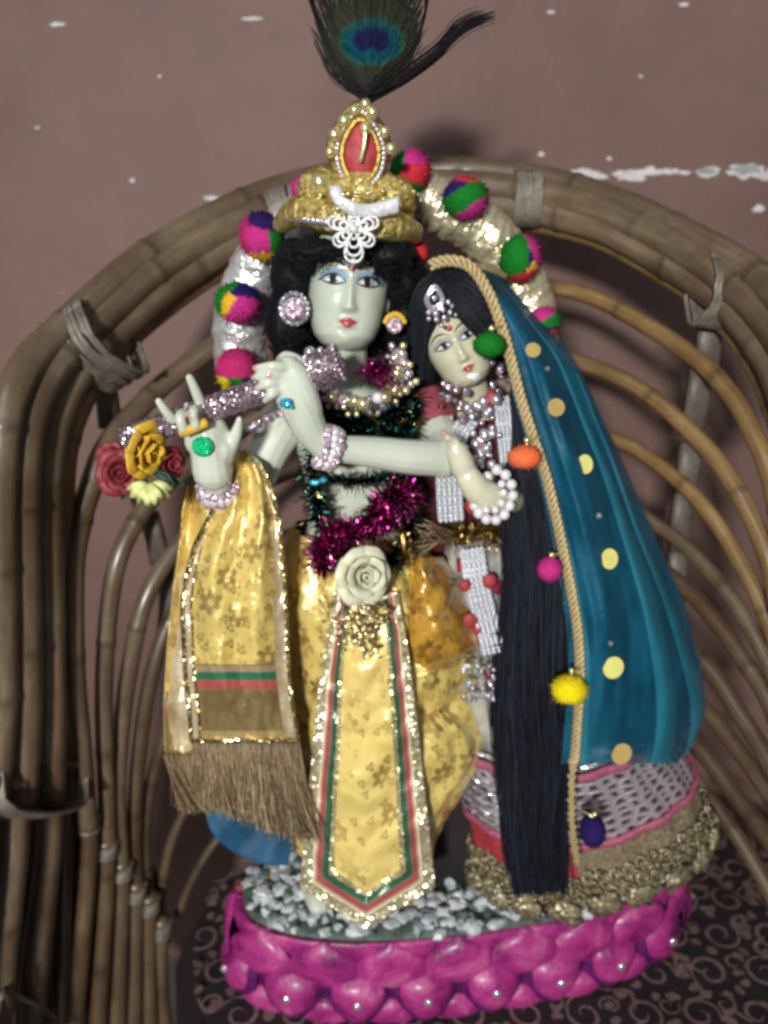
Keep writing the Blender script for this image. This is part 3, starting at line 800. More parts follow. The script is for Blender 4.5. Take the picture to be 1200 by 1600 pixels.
# arm on the viewer's right, crossing the chest
chain(mb, [(640, 635, .0, 33), (672, 662, -.012, 35), (692, 695, -.035, 33), (690, 716, -.055, 31)])
chain(mb, [(690, 716, -.055, 29), (640, 714, -.066, 28), (580, 706, -.076, 25), (520, 700, -.086, 21), (500, 694, -.088, 21)])
chain(mb, [(502, 696, -.088, 21), (486, 672, -.09, 27), (470, 640, -.092, 30), (452, 606, -.094, 28), (442, 588, -.096, 24)])
chain(mb, [(486, 672, -.09, 22), (478, 630, -.092, 24), (464, 590, -.096, 22), (450, 572, -.098, 17)])
for i, (a, c_, d_) in enumerate([((452, 574), (426, 572), (398, 575)), ((446, 584), (420, 586), (396, 590)), ((440, 594), (418, 600), (402, 606)), ((438, 606), (424, 616), (414, 626))]):
    chain(mb, [(*a, -.099, 11), (*c_, -.106, 8.2), (*d_, -.102, 5)])
chain(mb, [(472, 600, -.092, 14), (468, 568, -.088, 10), (448, 556, -.082, 8), (436, 562, -.078, 6)])
body = body_obj(mb, 'body', m_marble, man)
bv = bvh_of(body)
face(hd, bv, man, m_bluelid, -.004)
decal_blob(hd, bv, [(-.030, .175), (.030, .175), (.036, .12), (.026, .075), (0, .055), (-.026, .075), (-.036, .12)], .006, 'forehead_mark', m_redmark, man)
for sx, yy in ((-1, 0), (1, 0)):
    mb = MB()
    mb.ball(hd.loc(sx * .305, .03, -.04), (.004, .010, .014), 12, 8); mb.build('ear', m_marble, man)

def curls(mb, blobs, n, ln, rad, hr, col=(.007, .007, .010), seed=1, front=True):
    rnd = random.Random(seed)
    tot = [b_[1][0] * b_[1][2] for b_ in blobs]
    for i in range(n):
        b_ = rnd.choices(blobs, tot)[0]; c, r = b_
        u = Vector((rnd.gauss(0, 1), rnd.gauss(0, 1) - .5, rnd.gauss(0, 1))).normalized()
        p = c + Vector((u.x * r[0], u.y * r[1], u.z * r[2])) * .95
        nrm = u; t = u.orthogonal().normalized(); t = (Matrix.Rotation(rnd.uniform(0, 6.3), 3, u) @ t) + Vector((0, 0, -.6)); t.normalize()
        B = nrm.cross(t).normalized(); l = ln * rnd.uniform(.5, 1.2); h = hr * rnd.uniform(.6, 1.3); ph = rnd.uniform(0, 6.3); tw = rnd.uniform(1.5, 3)
        pts = []
        m = 12
        for k in range(m):
            s_ = k / (m - 1); a = ph + tw * 2 * math.pi * s_
            pts.append(p + t * (l * s_) + nrm * (h * math.cos(a) + .001 + .3 * h) + B * (h * math.sin(a)))
        v = rnd.uniform(.5, 1.8)
        mb.tube(pts, [rad * (1 - .6 * k / m) for k in range(m)], 3, c=(col[0] * v, col[1] * v, col[2] * v), cap=False)
hb = []
def blob(x, y, Y, rx, ry_, rz):
    s_ = S(y, Y); hb.append((P(x, y, Y), (rx * s_, ry_, rz * s_)))
blob(545, 465, .022, 96, .040, 92)
blob(462, 430, -.018, 34, .026, 52); blob(452, 500, -.014, 32, .024, 56); blob(462, 545, -.004, 30, .02, 34)
blob(628, 430, -.012, 32, .026, 50); blob(634, 500, -.006, 27, .022, 60); blob(632, 560, .0, 24, .02, 40)
blob(500, 392, -.042, 44, .016, 17); blob(553, 388, -.050, 34, .015, 17); blob(606, 398, -.044, 36, .016, 19); blob(600, 418, -.040, 22, .012, 15)
blob(474, 408, -.035, 24, .016, 22)
mb = MB()
for c, r in hb: mb.ball(c, Vector(r) * 1.06, 30, 22, col=(.005, .005, .007), lump=.12)
curls(mb, hb, 5200, .011, .00034, .0017, seed=5)
mb.build('wig', m_strand, man)

# ---- yellow skirt of the man
DR = [(822, 462, 650, .0, .036), (850, 445, 662, .0, .046), (890, 436, 690, .0, .056), (940, 430, 722, .002, .062), (1000, 434, 746, .004, .064), (1040, 440, 744, .004, .060), (1066, 444, 730, .004, .054),
      (1090, 444, 752, .004, .060), (1130, 442, 758, .004, .063), (1180, 440, 742, .004, .062), (1230, 444, 716, .004, .056), (1280, 452, 690, .002, .048), (1320, 470, 675, .0, .042), (1345, 490, 662, .0, .036)]
drr = catmull([Vector((a, b_, c_)) for a, b_, c_, _, _ in DR], 8); drd = catmull([Vector((d, e, 0)) for _, _, _, d, e in DR], 8)
mb = MB(); nn = 160; R0 = []
for r, d in zip(drr, drd):
    ring = ring_px(r.x, r.y, r.z, d.x, d.y, nn, pw=.9); cc = sum(ring, Vector()) / nn
    out = []
    for i, p in enumerate(ring):
        a = 2 * math.pi * i / nn
        w_ = .0030 * math.sin(a * 14 + 2.5 * nz(r.x * .012, a * 1.5) * 2) * (.4 + .6 * abs(nz(r.x * .01, a))) + .0055 * nz(a * 3, r.x * .018) + .0018 * nz(a * 9, r.x * .05)
        w_ += .004 * math.exp(-((r.x - 1075) / 9) ** 2) * math.sin(a * 9)
        out.append(p + (p - cc).normalized() * w_)
    R0.append(out)
def skirt_pt(ix, i): return R0[ix][i % nn]
m = len(R0)
ids = [[mb.vert(p, None, ((i / nn) * .52, drr[j].x * .00055)) for i, p in enumerate(list(R0[j]) + [R0[j][0]])] for j in range(m)]
for a in range(m - 1):
    for i in range(nn): mb.face(ids[a][i], ids[a][i + 1], ids[a + 1][i + 1], ids[a + 1][i])
dh = mb.build('skirt', m_yellow, man)
# amber puff at the hip
mb = MB()
def puff(u, v):
    x = 655 + 85 * u + 6 * math.sin(v * 4); y = 870 + 190 * v
    xr = interp([(870, 690), (910, 716), (960, 738), (1010, 752), (1060, 745)], y); xl = 640
    x = xl + (xr - xl) * u
    Y = -.040 - .030 * math.sin(math.pi * min(1, u * .75 + .2)) * (max(0, math.sin(math.pi * (v * .9 + .08))) ** .5) + .028 * u * u
    Y += .005 * nz(u * 4, v * 6) + .003 * math.sin(v * 26 + u * 5 + 3 * nz(u * 3, v * 3)) * u
    return P(x, y, Y)
mb.grid(puff, 40, 60, uvf=lambda u, v: (u * .05, v * .1))
o = mb.build('skirt_puff', m_amber, man); solid(o, .001)

# ---- sash panel in front
m_sash, nt, N, L, bb = nodes('sash')
at = N.new('ShaderNodeAttribute'); at.attribute_name = 'edge'
src = m_yellow.node_tree
uv = coords(N, 'UV'); obc = coords(N)
stripe = ramp(N, L, at.outputs['Fac'], [(0, (.92, .84, .55)), (.20, (.62, .34, .26)), (.235, (.42, .09, .09)), (.315, (.16, .2, .12)), (.33, (.03, .13, .07)), (.42, (.80, .70, .38)), (.50, (.88, .68, .22))], 'CONSTANT')
gl = ramp(N, L, at.outputs['Fac'], [(0, (1, 1, 1)), (.17, (.15,) * 3), (.40, (.9,) * 3), (.50, (.12,) * 3)], 'CONSTANT')
def flow(scale, size, petals, rnd, off):
    mp = N.new('ShaderNodeMapping'); mp.inputs['Location'].default_value = off; mp.inputs['Scale'].default_value = (scale,) * 3; L.new(uv, mp.inputs[0])
    v = N.new('ShaderNodeTexVoronoi'); v.voronoi_dimensions = '2D'; v.inputs['Scale'].default_value = 1; v.inputs['Randomness'].default_value = rnd; L.new(mp.outputs[0], v.inputs['Vector'])
    d = N.new('ShaderNodeVectorMath'); d.operation = 'SUBTRACT'; L.new(mp.outputs[0], d.inputs[0]); L.new(v.outputs['Position'], d.inputs[1])
    sp = N.new('ShaderNodeSeparateXYZ'); L.new(d.outputs[0], sp.inputs[0])
    an = math_(N, L, 'ARCTAN2', sp.outputs[1], sp.outputs[0]); ln = N.new('ShaderNodeVectorMath'); ln.operation = 'LENGTH'; L.new(d.outputs[0], ln.inputs[0])
    pet = math_(N, L, 'ABSOLUTE', math_(N, L, 'SINE', math_(N, L, 'MULTIPLY', an, petals / 2)))
    rad = math_(N, L, 'MULTIPLY', math_(N, L, 'ADD', math_(N, L, 'MULTIPLY', pet, .55), .5), size)
    return math_(N, L, 'MULTIPLY', math_(N, L, 'LESS_THAN', ln.outputs['Value'], rad), math_(N, L, 'GREATER_THAN', ln.outputs['Value'], size * .25))
ff = math_(N, L, 'MAXIMUM', flow(27, .26, 6, .7, (.3, .1, 0)), flow(62, .24, 3, 1, (2, 5, 0)))
ff = math_(N, L, 'MULTIPLY', math_(N, L, 'MULTIPLY', ff, ramp(N, L, tex_noise(N, L, uv, 22, 2), [(.4, (.08,) * 3), (.62, (.8,) * 3)])), math_(N, L, 'GREATER_THAN', at.outputs['Fac'], .5))
L.new(mixc(N, L, ff, stripe, (.30, .19, .05)), bb.inputs['Base Color'])
vv = N.new('ShaderNodeTexVoronoi'); vv.inputs['Scale'].default_value = 520; L.new(obc, vv.inputs['Vector'])
sub = N.new('ShaderNodeVectorMath'); sub.operation = 'SUBTRACT'; L.new(vv.outputs['Color'], sub.inputs[0]); sub.inputs[1].default_value = (.5,) * 3
sca = N.new('ShaderNodeVectorMath'); sca.operation = 'SCALE'; L.new(sub.outputs[0], sca.inputs[0]); L.new(math_(N, L, 'MULTIPLY', gl, 1.2), sca.inputs['Scale'])
g_ = N.new('ShaderNodeNewGeometry'); ad = N.new('ShaderNodeVectorMath'); ad.operation = 'ADD'; L.new(sca.outputs[0], ad.inputs[0]); L.new(g_.outputs['Normal'], ad.inputs[1])
no = N.new('ShaderNodeVectorMath'); no.operation = 'NORMALIZE'; L.new(ad.outputs[0], no.inputs[0]); L.new(no.outputs[0], bb.inputs['Normal'])
L.new(math_(N, L, 'ADD', math_(N, L, 'MULTIPLY', gl, .6), .15), bb.inputs['Metallic']); setp(bb, Roughness=.3, Specular_IOR_Level=.8)
SL = [(925, 522), (990, 512), (1080, 498), (1180, 488), (1290, 476), (1385, 469)]
SR = [(925, 622), (990, 634), (1080, 646), (1180, 658), (1290, 670), (1385, 680)]
def sash_px(u, v):
    bot = 1385 + 66 * (1 - abs(u - .49) / .50) if True else 0
    y = 925 + (bot - 925) * v
    xl = interp(SL, y); xr = interp(SR, y)
    if y > 1385: xl, xr = 469, 680
    return xl + (xr - xl) * u, y
def sash(u, v):
    x, y = sash_px(u, v)
    Yb = interp([(925, -.062), (1000, -.074), (1130, -.075), (1260, -.068), (1385, -.064), (1450, -.066)], y)
    Yb += .006 * nz(u * 2.5, v * 6, 2) + .0030 * nz(u * 5, v * 20) - .003 * math.cos((u - .5) * 5) 
    return P(x, y, Yb)
def sedge(u, v):
    x, y = sash_px(u, v)
    half = (interp(SR, min(y, 1385)) - interp(SL, min(y, 1385))) / 2
    side = min(u, 1 - u) * 2 * half
    bot = 1385 + 66 * (1 - abs(u - .49) / .5)
    dv = (bot - y) * .84 * 1.05
    wtot = 105.0 if y > 1200 else max(half, 40)
    return min(side / max(half, 1), dv / 105.0)
mb = MB(); mb.grid(sash, 110, 260, uvf=lambda u, v: (u * .11, v * .27), ef=sedge)
sa = mb.build('sash', m_sash); solid(sa, .0012); tag(sa, 'pointed yellow sash panel with gold, red and green striped edges below the ivory rose', 'sash')

mb = MB(); rq = random.Random(77)
for i in range(320):
    t = rq.random(); x = 566 + rq.gauss(0, 1) * (10 + 16 * (1 - t)); y = 945 + 85 * t
    p = P(x, y, -.078); r_ = rq.uniform(.0008, .0020)
    mb.ball(p, (r_ * 1.3, r_ * .6, r_), 7, 5)
mb.build('lace_tuft', m_sequin, sa)
# ---- shawl over the forearm
m_shawl, nt, N, L, bb = nodes('shawl')
for nm in ('x',): pass
def band_shawl():
    global m_shawl
    m = m_yellow.copy(); m.name = 'shawl_satin'; N = m.node_tree.nodes; L = m.node_tree.links; bb = N['Principled BSDF']
    at = N.new('ShaderNodeAttribute'); at.attribute_name = 'edge'
    old = bb.inputs['Base Color'].links[0].from_socket
    # edge attribute holds the length along the cloth, 0 top .. 1 hem
    st = ramp(N, L, at.outputs['Fac'], [(0, (0, 0, 0)), (.740, (.34, .25, .13)), (.762, (.015, .15, .075)), (.790, (.42, .08, .07)), (.822, (.52, .34, .13)), (.828, (.33, .225, .09)), (.965, (.6, .42, .16))], 'CONSTANT')
    isb = math_(N, L, 'GREATER_THAN', at.outputs['Fac'], .740)
    L.new(mixc(N, L, isb, old, st), bb.inputs['Base Color'])
    mo = bb.inputs['Metallic'].links[0].from_socket
    plain = math_(N, L, 'GREATER_THAN', at.outputs['Fac'], .822)
    L.new(math_(N, L, 'ADD', math_(N, L, 'MULTIPLY', mo, math_(N, L, 'SUBTRACT', 1, isb)), math_(N, L, 'MULTIPLY', plain, .55)), bb.inputs['Metallic'])
    return m
m_shawl = band_shawl()
shawl = thing('shawl', 'yellow flowered satin shawl with gold fringe hanging over the raised forearm', 'shawl', P(370, 1300, -.06))
SHL = [(703, 362), (722, 350), (750, 352), (800, 332), (850, 306), (900, 292), (950, 286), (1045, 290), (1100, 296), (1150, 300), (1160, 300)]
SHR = [(703, 388), (722, 408), (750, 420), (800, 434), (850, 440), (900, 443), (950, 446), (1045, 450), (1100, 456), (1150, 464), (1160, 466)]
def shw(u, v):
    y = 703 + (1155 - 703) * v
    xl, xr = interp(SHL, y), interp(SHR, y); x = xl + (xr - xl) * u
    k = sstep(0, .35, v)
    Y = interp([(703, -.040), (725, -.062), (800, -.074), (900, -.078), (1045, -.078), (1150, -.074)], y)
    fold = (1 - v) ** .8
    Y += (.0075 * math.sin(u * 15 + 1.2 * nz(u * 2, v * 3)) * fold * (.4 + .6 * k)) + .0045 * nz(u * 4 + 3, v * 5) + .0015 * nz(u * 12, v * 16)
    Y -= .010 * math.sin(math.pi * u) * (.3 + .7 * k) - .004
    return P(x, y, Y)
mb = MB(); mb.grid(shw, 90, 160, uvf=lambda u, v: (u * .085 + .3, v * .22 + .1), ef=lambda u, v: v)
o = mb.build('front_panel', m_shawl, shawl); solid(o, .0009)
BKL = [(760, 292), (800, 284), (850, 280), (920, 270), (1000, 262), (1100, 256), (1180, 258)]
def shb(u, v):
    y = 760 + 420 * v; xl = interp(BKL, y); xr = interp([(760, 322), (800, 338), (900, 350), (1180, 360)], y)
    Y = -.050 + .010 * math.sin(u * 6) + .005 * nz(u * 3, v * 8) - .01 * v
    return P(xl + (xr - xl) * u, y, Y)
mb = MB(); mb.grid(shb, 40, 120, uvf=lambda u, v: (u * .05, v * .22), ef=lambda u, v: v * .97)
o = mb.build('back_panel', m_shawl, shawl); solid(o, .0009)
m_pfoil, nt, N, L, bb = nodes('pale_gold_foil'); ob = coords(N)
L.new(ramp(N, L, tex_noise(N, L, ob, 60, 3), [(.3, (.62, .46, .22)), (.7, (.92, .82, .62))]), bb.inputs['Base Color']); setp(bb, Metallic=.55, Roughness=.24)
bump(N, L, bb, tex_noise(N, L, ob, 45, 4, .6, .6), 1.0, .004)
for ua, ub in ((.885, 1.0), (0, .075)):
    mb = MB(); mb.grid(lambda u, v: shw(ua + (ub - ua) * u, .06 + .93 * v) + Vector((0, -.0016, 0)), 8, 140); mb.build('foil_border', m_pfoil, shawl)
mb = MB(); mb.grid(lambda u, v: shb(.0 + .5 * u, .30 + .68 * v) + Vector((0, -.0016, 0)), 8, 90); mb.build('foil_border', m_pfoil, shawl)
# gold edge strips
mb = MB()
for side in (1.0, .0):
    mb.tube([shw(side, t / 60) + Vector((0, -.001, 0)) for t in range(4, 61)], .0021, 6, flat=.5)
mb.tube([shw(t / 30, 1.0) + Vector((0, -.0015, 0)) for t in range(31)], .0022, 6)
mb.tube([shw(.085, t / 60) + Vector((0, -.001, 0)) for t in range(20, 61)], .0014, 6, flat=.5)
mb.build('gold_edging', m_sequin, shawl)
def fringe(name, p0f, n, lens, seed, cols, parent, sway=(.0, .0), rad=.00036, jit=.004):
    rnd = random.Random(seed); mb = MB()
    for i in range(n):
        u = rnd.random(); p = p0f(u); l = lens(u) * rnd.uniform(.86, 1.06)
        dx = rnd.gauss(0, 1) * jit; dy = rnd.gauss(0, 1) * jit * .7; pts = []
        ph = rnd.uniform(0, 6)
        for k in range(8):
            t = k / 7
            pts.append(p + Vector((dx * t * t + sway[0] * t * l + .0012 * math.sin(ph + t * 5), dy * t * t + sway[1] * t * l - .002 * math.sin(math.pi * t) * rnd.uniform(.4, 1.6), -l * t)))
        c = rnd.choice(cols); v = rnd.uniform(.6, 1.2)
        mb.tube(pts, rad, 3, c=tuple(x * v for x in c), cap=False)
    return mb.build(name, m_thread, parent)
gcols = [(.55, .38, .21), (.42, .28, .15), (.70, .54, .33), (.34, .22, .12), (.80, .66, .44)]
mb0 = lambda u: shw(u, 1.0) + Vector((0, .0005, 0))
f1 = fringe('fringe', mb0, 2600, lambda u: interp([(0, .050), (.3, .066), (.7, .082), (1, .090)], u), 3, gcols, shawl, (.10, .02), jit=.006); f1['kind'] = 'stuff'
f2 = fringe('fringe', lambda u: shb(u, 1.0), 900, lambda u: .050, 4, gcols, shawl, (.22, .0)); f2['kind'] = 'stuff'
# blue cloth
mb = MB()
def blu(u, v):
    x0, y0 = [(322, 1222), (352, 1290), (400, 1336), (440, 1352)][0], 0
    pa = catmull([Vector((318, 1215, 0)), Vector((326, 1290, 0)), Vector((362, 1330, 0)), Vector((410, 1350, 0)), Vector((450, 1352, 0))], 10)
    pb = catmull([Vector((330, 1200, 0)), Vector((372, 1250, 0)), Vector((400, 1280, 0)), Vector((430, 1300, 0)), Vector((460, 1300, 0))], 10)
    k = int(u * (len(pa) - 1)); q = pa[k].lerp(pb[k], v)
    return P(q.x, q.y, -.045 + .012 * v + .003 * math.sin(u * 14))
mb.grid(blu, 40, 8)
o = mb.build('cloth_corner', m_bluecloth); solid(o, .0012); tag(o, 'bright blue satin corner showing below the shawl fringe', 'cloth')

# ------------------------------------------------------------------ woman figurine
wom = thing('bride_figurine', 'smaller pale marble figurine in teal veil leaning on the flute player', 'figurine', (.17, .03, .06))
hw = Head(710, 533, -.022, .067, 0, -27, -8, .33)
mb = MB(); hw.add(mb)
chain(mb, [(736, 590, -.015, 22), (744, 620, -.008, 22), (748, 650, .0, 26)])
mb.loft([ring_px(*r) for r in [(632, 715, 775, .0, .012), (645, 690, 795, .0, .018), (680, 682, 806, .0, .026), (740, 690, 800, .0, .028), (800, 700, 795, .0, .024), (850, 700, 795, .0, .026), (900, 700, 820, .005, .034)]])
chain(mb, [(790, 665, .0, 24), (815, 720, -.015, 22), (812, 775, -.035, 20)])
chain(mb, [(812, 782, -.035, 20), (790, 780, -.066, 22), (765, 777, -.086, 25), (746, 766, -.092, 23), (732, 746, -.094, 20)])
chain(mb, [(732, 752, -.088, 17), (722, 726, -.094, 20), (714, 706, -.096, 18)])
for a, c_ in [((716, 712), (700, 690)), ((712, 702), (696, 682)), ((708, 696), (692, 674)), ((720, 706), (708, 684))]:
    chain(mb, [(*a, -.097, 9), ((a[0] + c_[0]) / 2, (a[1] + c_[1]) / 2, -.099, 7), (*c_, -.097, 4.5)])
bodyw = body_obj(mb, 'body', m_marble2, wom)
bvw = bvh_of(bodyw)
m_greylid = M('grey_lid', (.36, .37, .36), .45, 0, .2, 200, 300, 0)
face(hw, bvw, wom, m_greylid, .01, .12)
decal_blob(hw, bvw, circle(0, .14, .036), .006, 'forehead_mark', m_redmark, wom, 4, 2)
decal_blob(hw, bvw, circle(0, .14, .052), .004, 'forehead_ring', M('cream_mark', (.62, .48, .34), .5), wom, 4, 2)
decal_blob(hw, bvw, circle(.03, -.425, .045, .040), .005, 'chin_mark', m_white, wom, 4, 2)
# hair cap
mb = MB(); hbw = []; rnd0 = random.Random(31)
def blobw(x, y, Y, rx, ry_, rz, rot=0):
    s_ = S(y, Y); mb.ball(P(x, y, Y), (rx * s_, ry_, rz * s_), 30, 20, R=Matrix.Rotation(R_(rot), 3, 'Y'), col=(.007, .008, .012), lump=.06)
blobw(705, 510, .016, 72, .036, 94, -15)
blobw(664, 520, -.008, 23, .024, 84, -6); blobw(668, 590, .004, 22, .018, 44); blobw(768, 490, -.004, 26, .026, 66, -26)
blobw(714, 468, -.018, 56, .030, 44, -17)
def lock(pts, rs):
    cp = catmull([P(x, y, Y) for x, y, Y in pts], 5); cr = [q.x for q in catmull([Vector((r * .00045, 0, 0)) for r in rs], 5)]; fr = frames(cp)
    for q in range(170):
        a = rnd0.uniform(0, 6.28); dv = rnd0.gauss(0, .25); v = rnd0.uniform(.5, 2.6); i0 = rnd0.randrange(0, 3); wv = rnd0.uniform(1.0, 1.07)
        mb.tube([c_ + (N_ * math.cos(a + dv * k / len(cp)) + B_ * math.sin(a + dv * k / len(cp))) * r_ * wv for k, (c_, r_, (t_, N_, B_)) in enumerate(zip(cp, cr, fr))][i0:], .00034, 3, c=(.009 * v, .010 * v, .014 * v), cap=False)
    mb.tube([P(x, y, Y) for x, y, Y in pts], [r * .00045 for r in rs], 18, k=8, c=(.007, .008, .012))
lock([(700, 436, -.030), (738, 450, -.038), (766, 486, -.036), (782, 530, -.028), (786, 580, -.018)], [14, 26, 25, 20, 12])
lock([(702, 446, -.040), (730, 478, -.048), (757, 508, -.046), (776, 545, -.036)], [10, 20, 20, 10])
lock([(694, 446, -.040), (676, 480, -.044), (668, 520, -.038), (664, 560, -.026)], [10, 14, 10, 8])
lock([(700, 436, -.030), (672, 458, -.034), (656, 500, -.030), (652, 560, -.020), (660, 606, -.010)], [14, 22, 18, 17, 12])
rnd = random.Random(21)
def swirl(x0, y0, x1, y1, bow, Y0, Y1, n, wdt):
    for i in range(n):
        o_ = rnd.gauss(0, wdt); o2 = rnd.gauss(0, wdt)
        pts = []
        for k in range(9):
            t = k / 8; x = x0 + (x1 - x0) * t + bow * math.sin(math.pi * t) + o_ * (1 - t) + o2 * t; y = y0 + (y1 - y0) * t + o_ * .5
            pts.append(P(x, y, Y0 + (Y1 - Y0) * t + rnd.gauss(0, .0004)))
        v = rnd.uniform(.6, 2.4); mb.tube(pts, .0004, 3, c=(.009 * v, .010 * v, .015 * v), cap=False)
swirl(690, 430, 650, 600, -22, -.035, -.022, 160, 6); swirl(700, 430, 782, 560, 22, -.038, -.026, 160, 7); swirl(702, 436, 770, 500, 12, -.046, -.044, 120, 7)
swirl(690, 440, 668, 500, -8, -.044, -.036, 90, 6)
mb.build('hair', m_strand, wom)
# long tail of hair
HL = [(600, 800), (650, 800), (700, 800), (740, 797), (800, 792), (900, 796), (1000, 787), (1100, 781), (1200, 786), (1300, 792), (1378, 802)]
HR = [(600, 815), (650, 822), (700, 840), (740, 856), (800, 872), (900, 888), (1000, 884), (1100, 880), (1200, 886), (1300, 874), (1378, 880)]
mb = MB(); rr = []
for i in range(40):
    y = 600 + 775 * i / 39; rr.append(ring_px(y, interp(HL, y) + 3, interp(HR, y) - 3, interp([(600, -.01), (740, -.042), (900, -.048), (1378, -.052)], y), .014, 26))
mb.loft(rr, c=(.007, .008, .014))
for i in range(1100):
    u = -.06 + 1.12 * rnd.random(); ph = rnd.uniform(0, 6); pts = []; y1 = 1378 + rnd.uniform(-30, 22); d = rnd.gauss(0, .06)
    for k in range(22):
        t = k / 21; y = 600 + (y1 - 600) * t; uu = u + d * math.sin(ph + t * 5) + .05 * math.sin(t * 8 + u * 14) * t + .02 * math.sin(t * 11 + ph)
        xl, xr = interp(HL, y), interp(HR, y); x = xl + (xr - xl) * uu
        Yc = interp([(600, -.01), (740, -.042), (900, -.048), (1378, -.052)], y)
        pts.append(P(x, y, Yc - .0145 * math.sqrt(max(.02, 1 - (2 * min(1, max(0, uu)) - 1) ** 2)) - .0012 * math.sin(u * 23 + t * 9) - rnd.uniform(0, .0028)))
    v = rnd.uniform(.3, 2.6); mb.tube(pts, .00042, 3, c=(.006 * v, .007 * v, .012 * v), cap=False)
for i in range(90):
    u = rnd.random(); ph = rnd.uniform(0, 6); am = rnd.uniform(6, 20); t1 = rnd.uniform(.5, 1.03); pts = []
    for k in range(26):
        t = t1 * k / 25; y = 600 + 775 * t; x = interp(HL, y) + (interp(HR, y) - interp(HL, y)) * u + am * math.sin(ph + t * 7) * t
        pts.append(P(x, y, interp([(600, -.026), (740, -.057), (900, -.064), (1378, -.069)], y) - .003 * math.sin(t * 9 + ph)))
    v = rnd.uniform(1, 4); mb.tube(pts, .0003, 3, c=(.008 * v, .010 * v, .015 * v), cap=False)
mb.build('long_hair', m_strand, wom)
# blouse and skirt
mb = MB(); mb.loft([ring_px(*r) for r in [(648, 690, 792, .001, .022), (680, 681, 808, .001, .029), (740, 688, 802, .001, .031), (800, 696, 797, .001, .028), (838, 698, 797, .001, .027)]])
mb.build('blouse', m_maroon, wom)
mb = MB(); chain(mb, [(800, 668, .0, 28), (824, 715, -.014, 27), (824, 748, -.024, 26)]); mb.build('sleeve', m_maroon, wom)
SK = [(.425, .088, .038, .0, .030), (.38, .095, .046, .002, .036), (.33, .108, .056, .006, .043), (.25, .138, .078, .014, .055), (.18, .166, .093, .022, .062), (.12, .184, .101, .026, .064), (.084, .190, .104, .027, .064)]
skk = catmull([Vector((a, b_, c_)) for a, b_, c_, _, _ in SK], 10); skd = catmull([Vector((d, e, 0)) for _, _, _, d, e in SK], 10)
def sk_at(z):
    for i in range(len(skk) - 1):
        if skk[i].x >= z >= skk[i + 1].x:
            t = (skk[i].x - z) / max(1e-6, skk[i].x - skk[i + 1].x)
            return skk[i].lerp(skk[i + 1], t), skd[i].lerp(skd[i + 1], t)
    return skk[-1], skd[-1]
def skp(a, z, off=0):
    r, d = sk_at(z); rip = (.0030 * math.sin(a * 17 + 1.5 * nz(a, z * 20)) + .003 * nz(a * 3, z * 12)) * (.35 + .65 * sstep(.23, .3, z)) * sstep(.42, .38, z)
    x = r.y + (r.z + rip + off) * math.cos(a)
    return Vector((x, d.x + (d.y + rip + off) * math.sin(a), z + .30 * max(0, x - .15) * sstep(.30, .16, z)))
m_skirt, nt, N, L, bb = nodes('skirt_print'); ob = coords(N)
v_ = N.new('ShaderNodeTexVoronoi'); v_.inputs['Scale'].default_value = 48; L.new(ob, v_.inputs['Vector'])
fl_ = math_(N, L, 'LESS_THAN', v_.outputs['Distance'], .30)
bcol = ramp(N, L, tex_noise(N, L, ob, 40, 4), [(.35, (.10, .10, .10)), (.55, (.34, .33, .30)), (.7, (.42, .42, .38))])
sx_ = N.new('ShaderNodeSeparateColor'); L.new(v_.outputs['Color'], sx_.inputs[0])
L.new(mixc(N, L, math_(N, L, 'MULTIPLY', fl_, math_(N, L, 'GREATER_THAN', sx_.outputs[0], .35)), bcol, (.26, .02, .05)), bb.inputs['Base Color'])
setp(bb, Roughness=.5); bump(N, L, bb, tex_noise(N, L, ob, 150, 3), .5, .002)
mb = MB(); mb.grid(lambda u, v: skp(2 * math.pi * u, .425 - .345 * v), 140, 90, wrap=True)
sk = mb.build('skirt', m_skirt, wom)
# border bands round the skirt
def lattice_mat():
    m, nt, N, L, b = nodes('silver_lattice'); uv = coords(N, 'UV')
    v = N.new('ShaderNodeTexVoronoi'); v.feature = 'DISTANCE_TO_EDGE'; v.voronoi_dimensions = '2D'; v.inputs['Scale'].default_value = 1; v.inputs['Randomness'].default_value = .55
    L.new(mapping(N, L, uv, (75, 120, 1)), v.inputs['Vector'])
    L.new(ramp(N, L, v.outputs[0], [(.10, (.72, .66, .68)), (.24, (.34, .28, .32)), (.34, (.03, .025, .05))]), b.inputs['Base Color'])
    L.new(ramp(N, L, v.outputs[0], [(.15, (.7,) * 3), (.35, (.0,) * 3)]), b.inputs['Metallic'])
    bump(N, L, b, math_(N, L, 'SUBTRACT', 1, v.outputs[0]), 1.0, .003); setp(b, Roughness=.3); return m
m_lat = lattice_mat()
def band(z0, z1, off, mat, name, par, n=260, nv=10, a0=0, a1=2 * math.pi, wob=0):
    mb = MB(); mb.grid(lambda u, v: skp(a0 + (a1 - a0) * u, z0 + (z1 - z0) * v, off + wob * abs(math.sin(60 * u * math.pi))), n, nv, uvf=lambda u, v: (u * .62, v * (z0 - z1)))
    o = mb.build(name, mat, par); return o
band(.222, .146, .004, m_lat, 'lattice_band', sk, nv=24)
for z in (.226, .152):
    mb = MB(); mb.tube([skp(2 * math.pi * i / 200, z - .003, .0055) for i in range(201)], .0052, 8, flat=.55); mb.build('pink_band', m_pinkcloth, sk)
mb = MB(); mb.tube([skp(2 * math.pi * i / 200, .234, .006) for i in range(201)], .0026, 6); mb.build('silver_piping', m_rhine, sk)
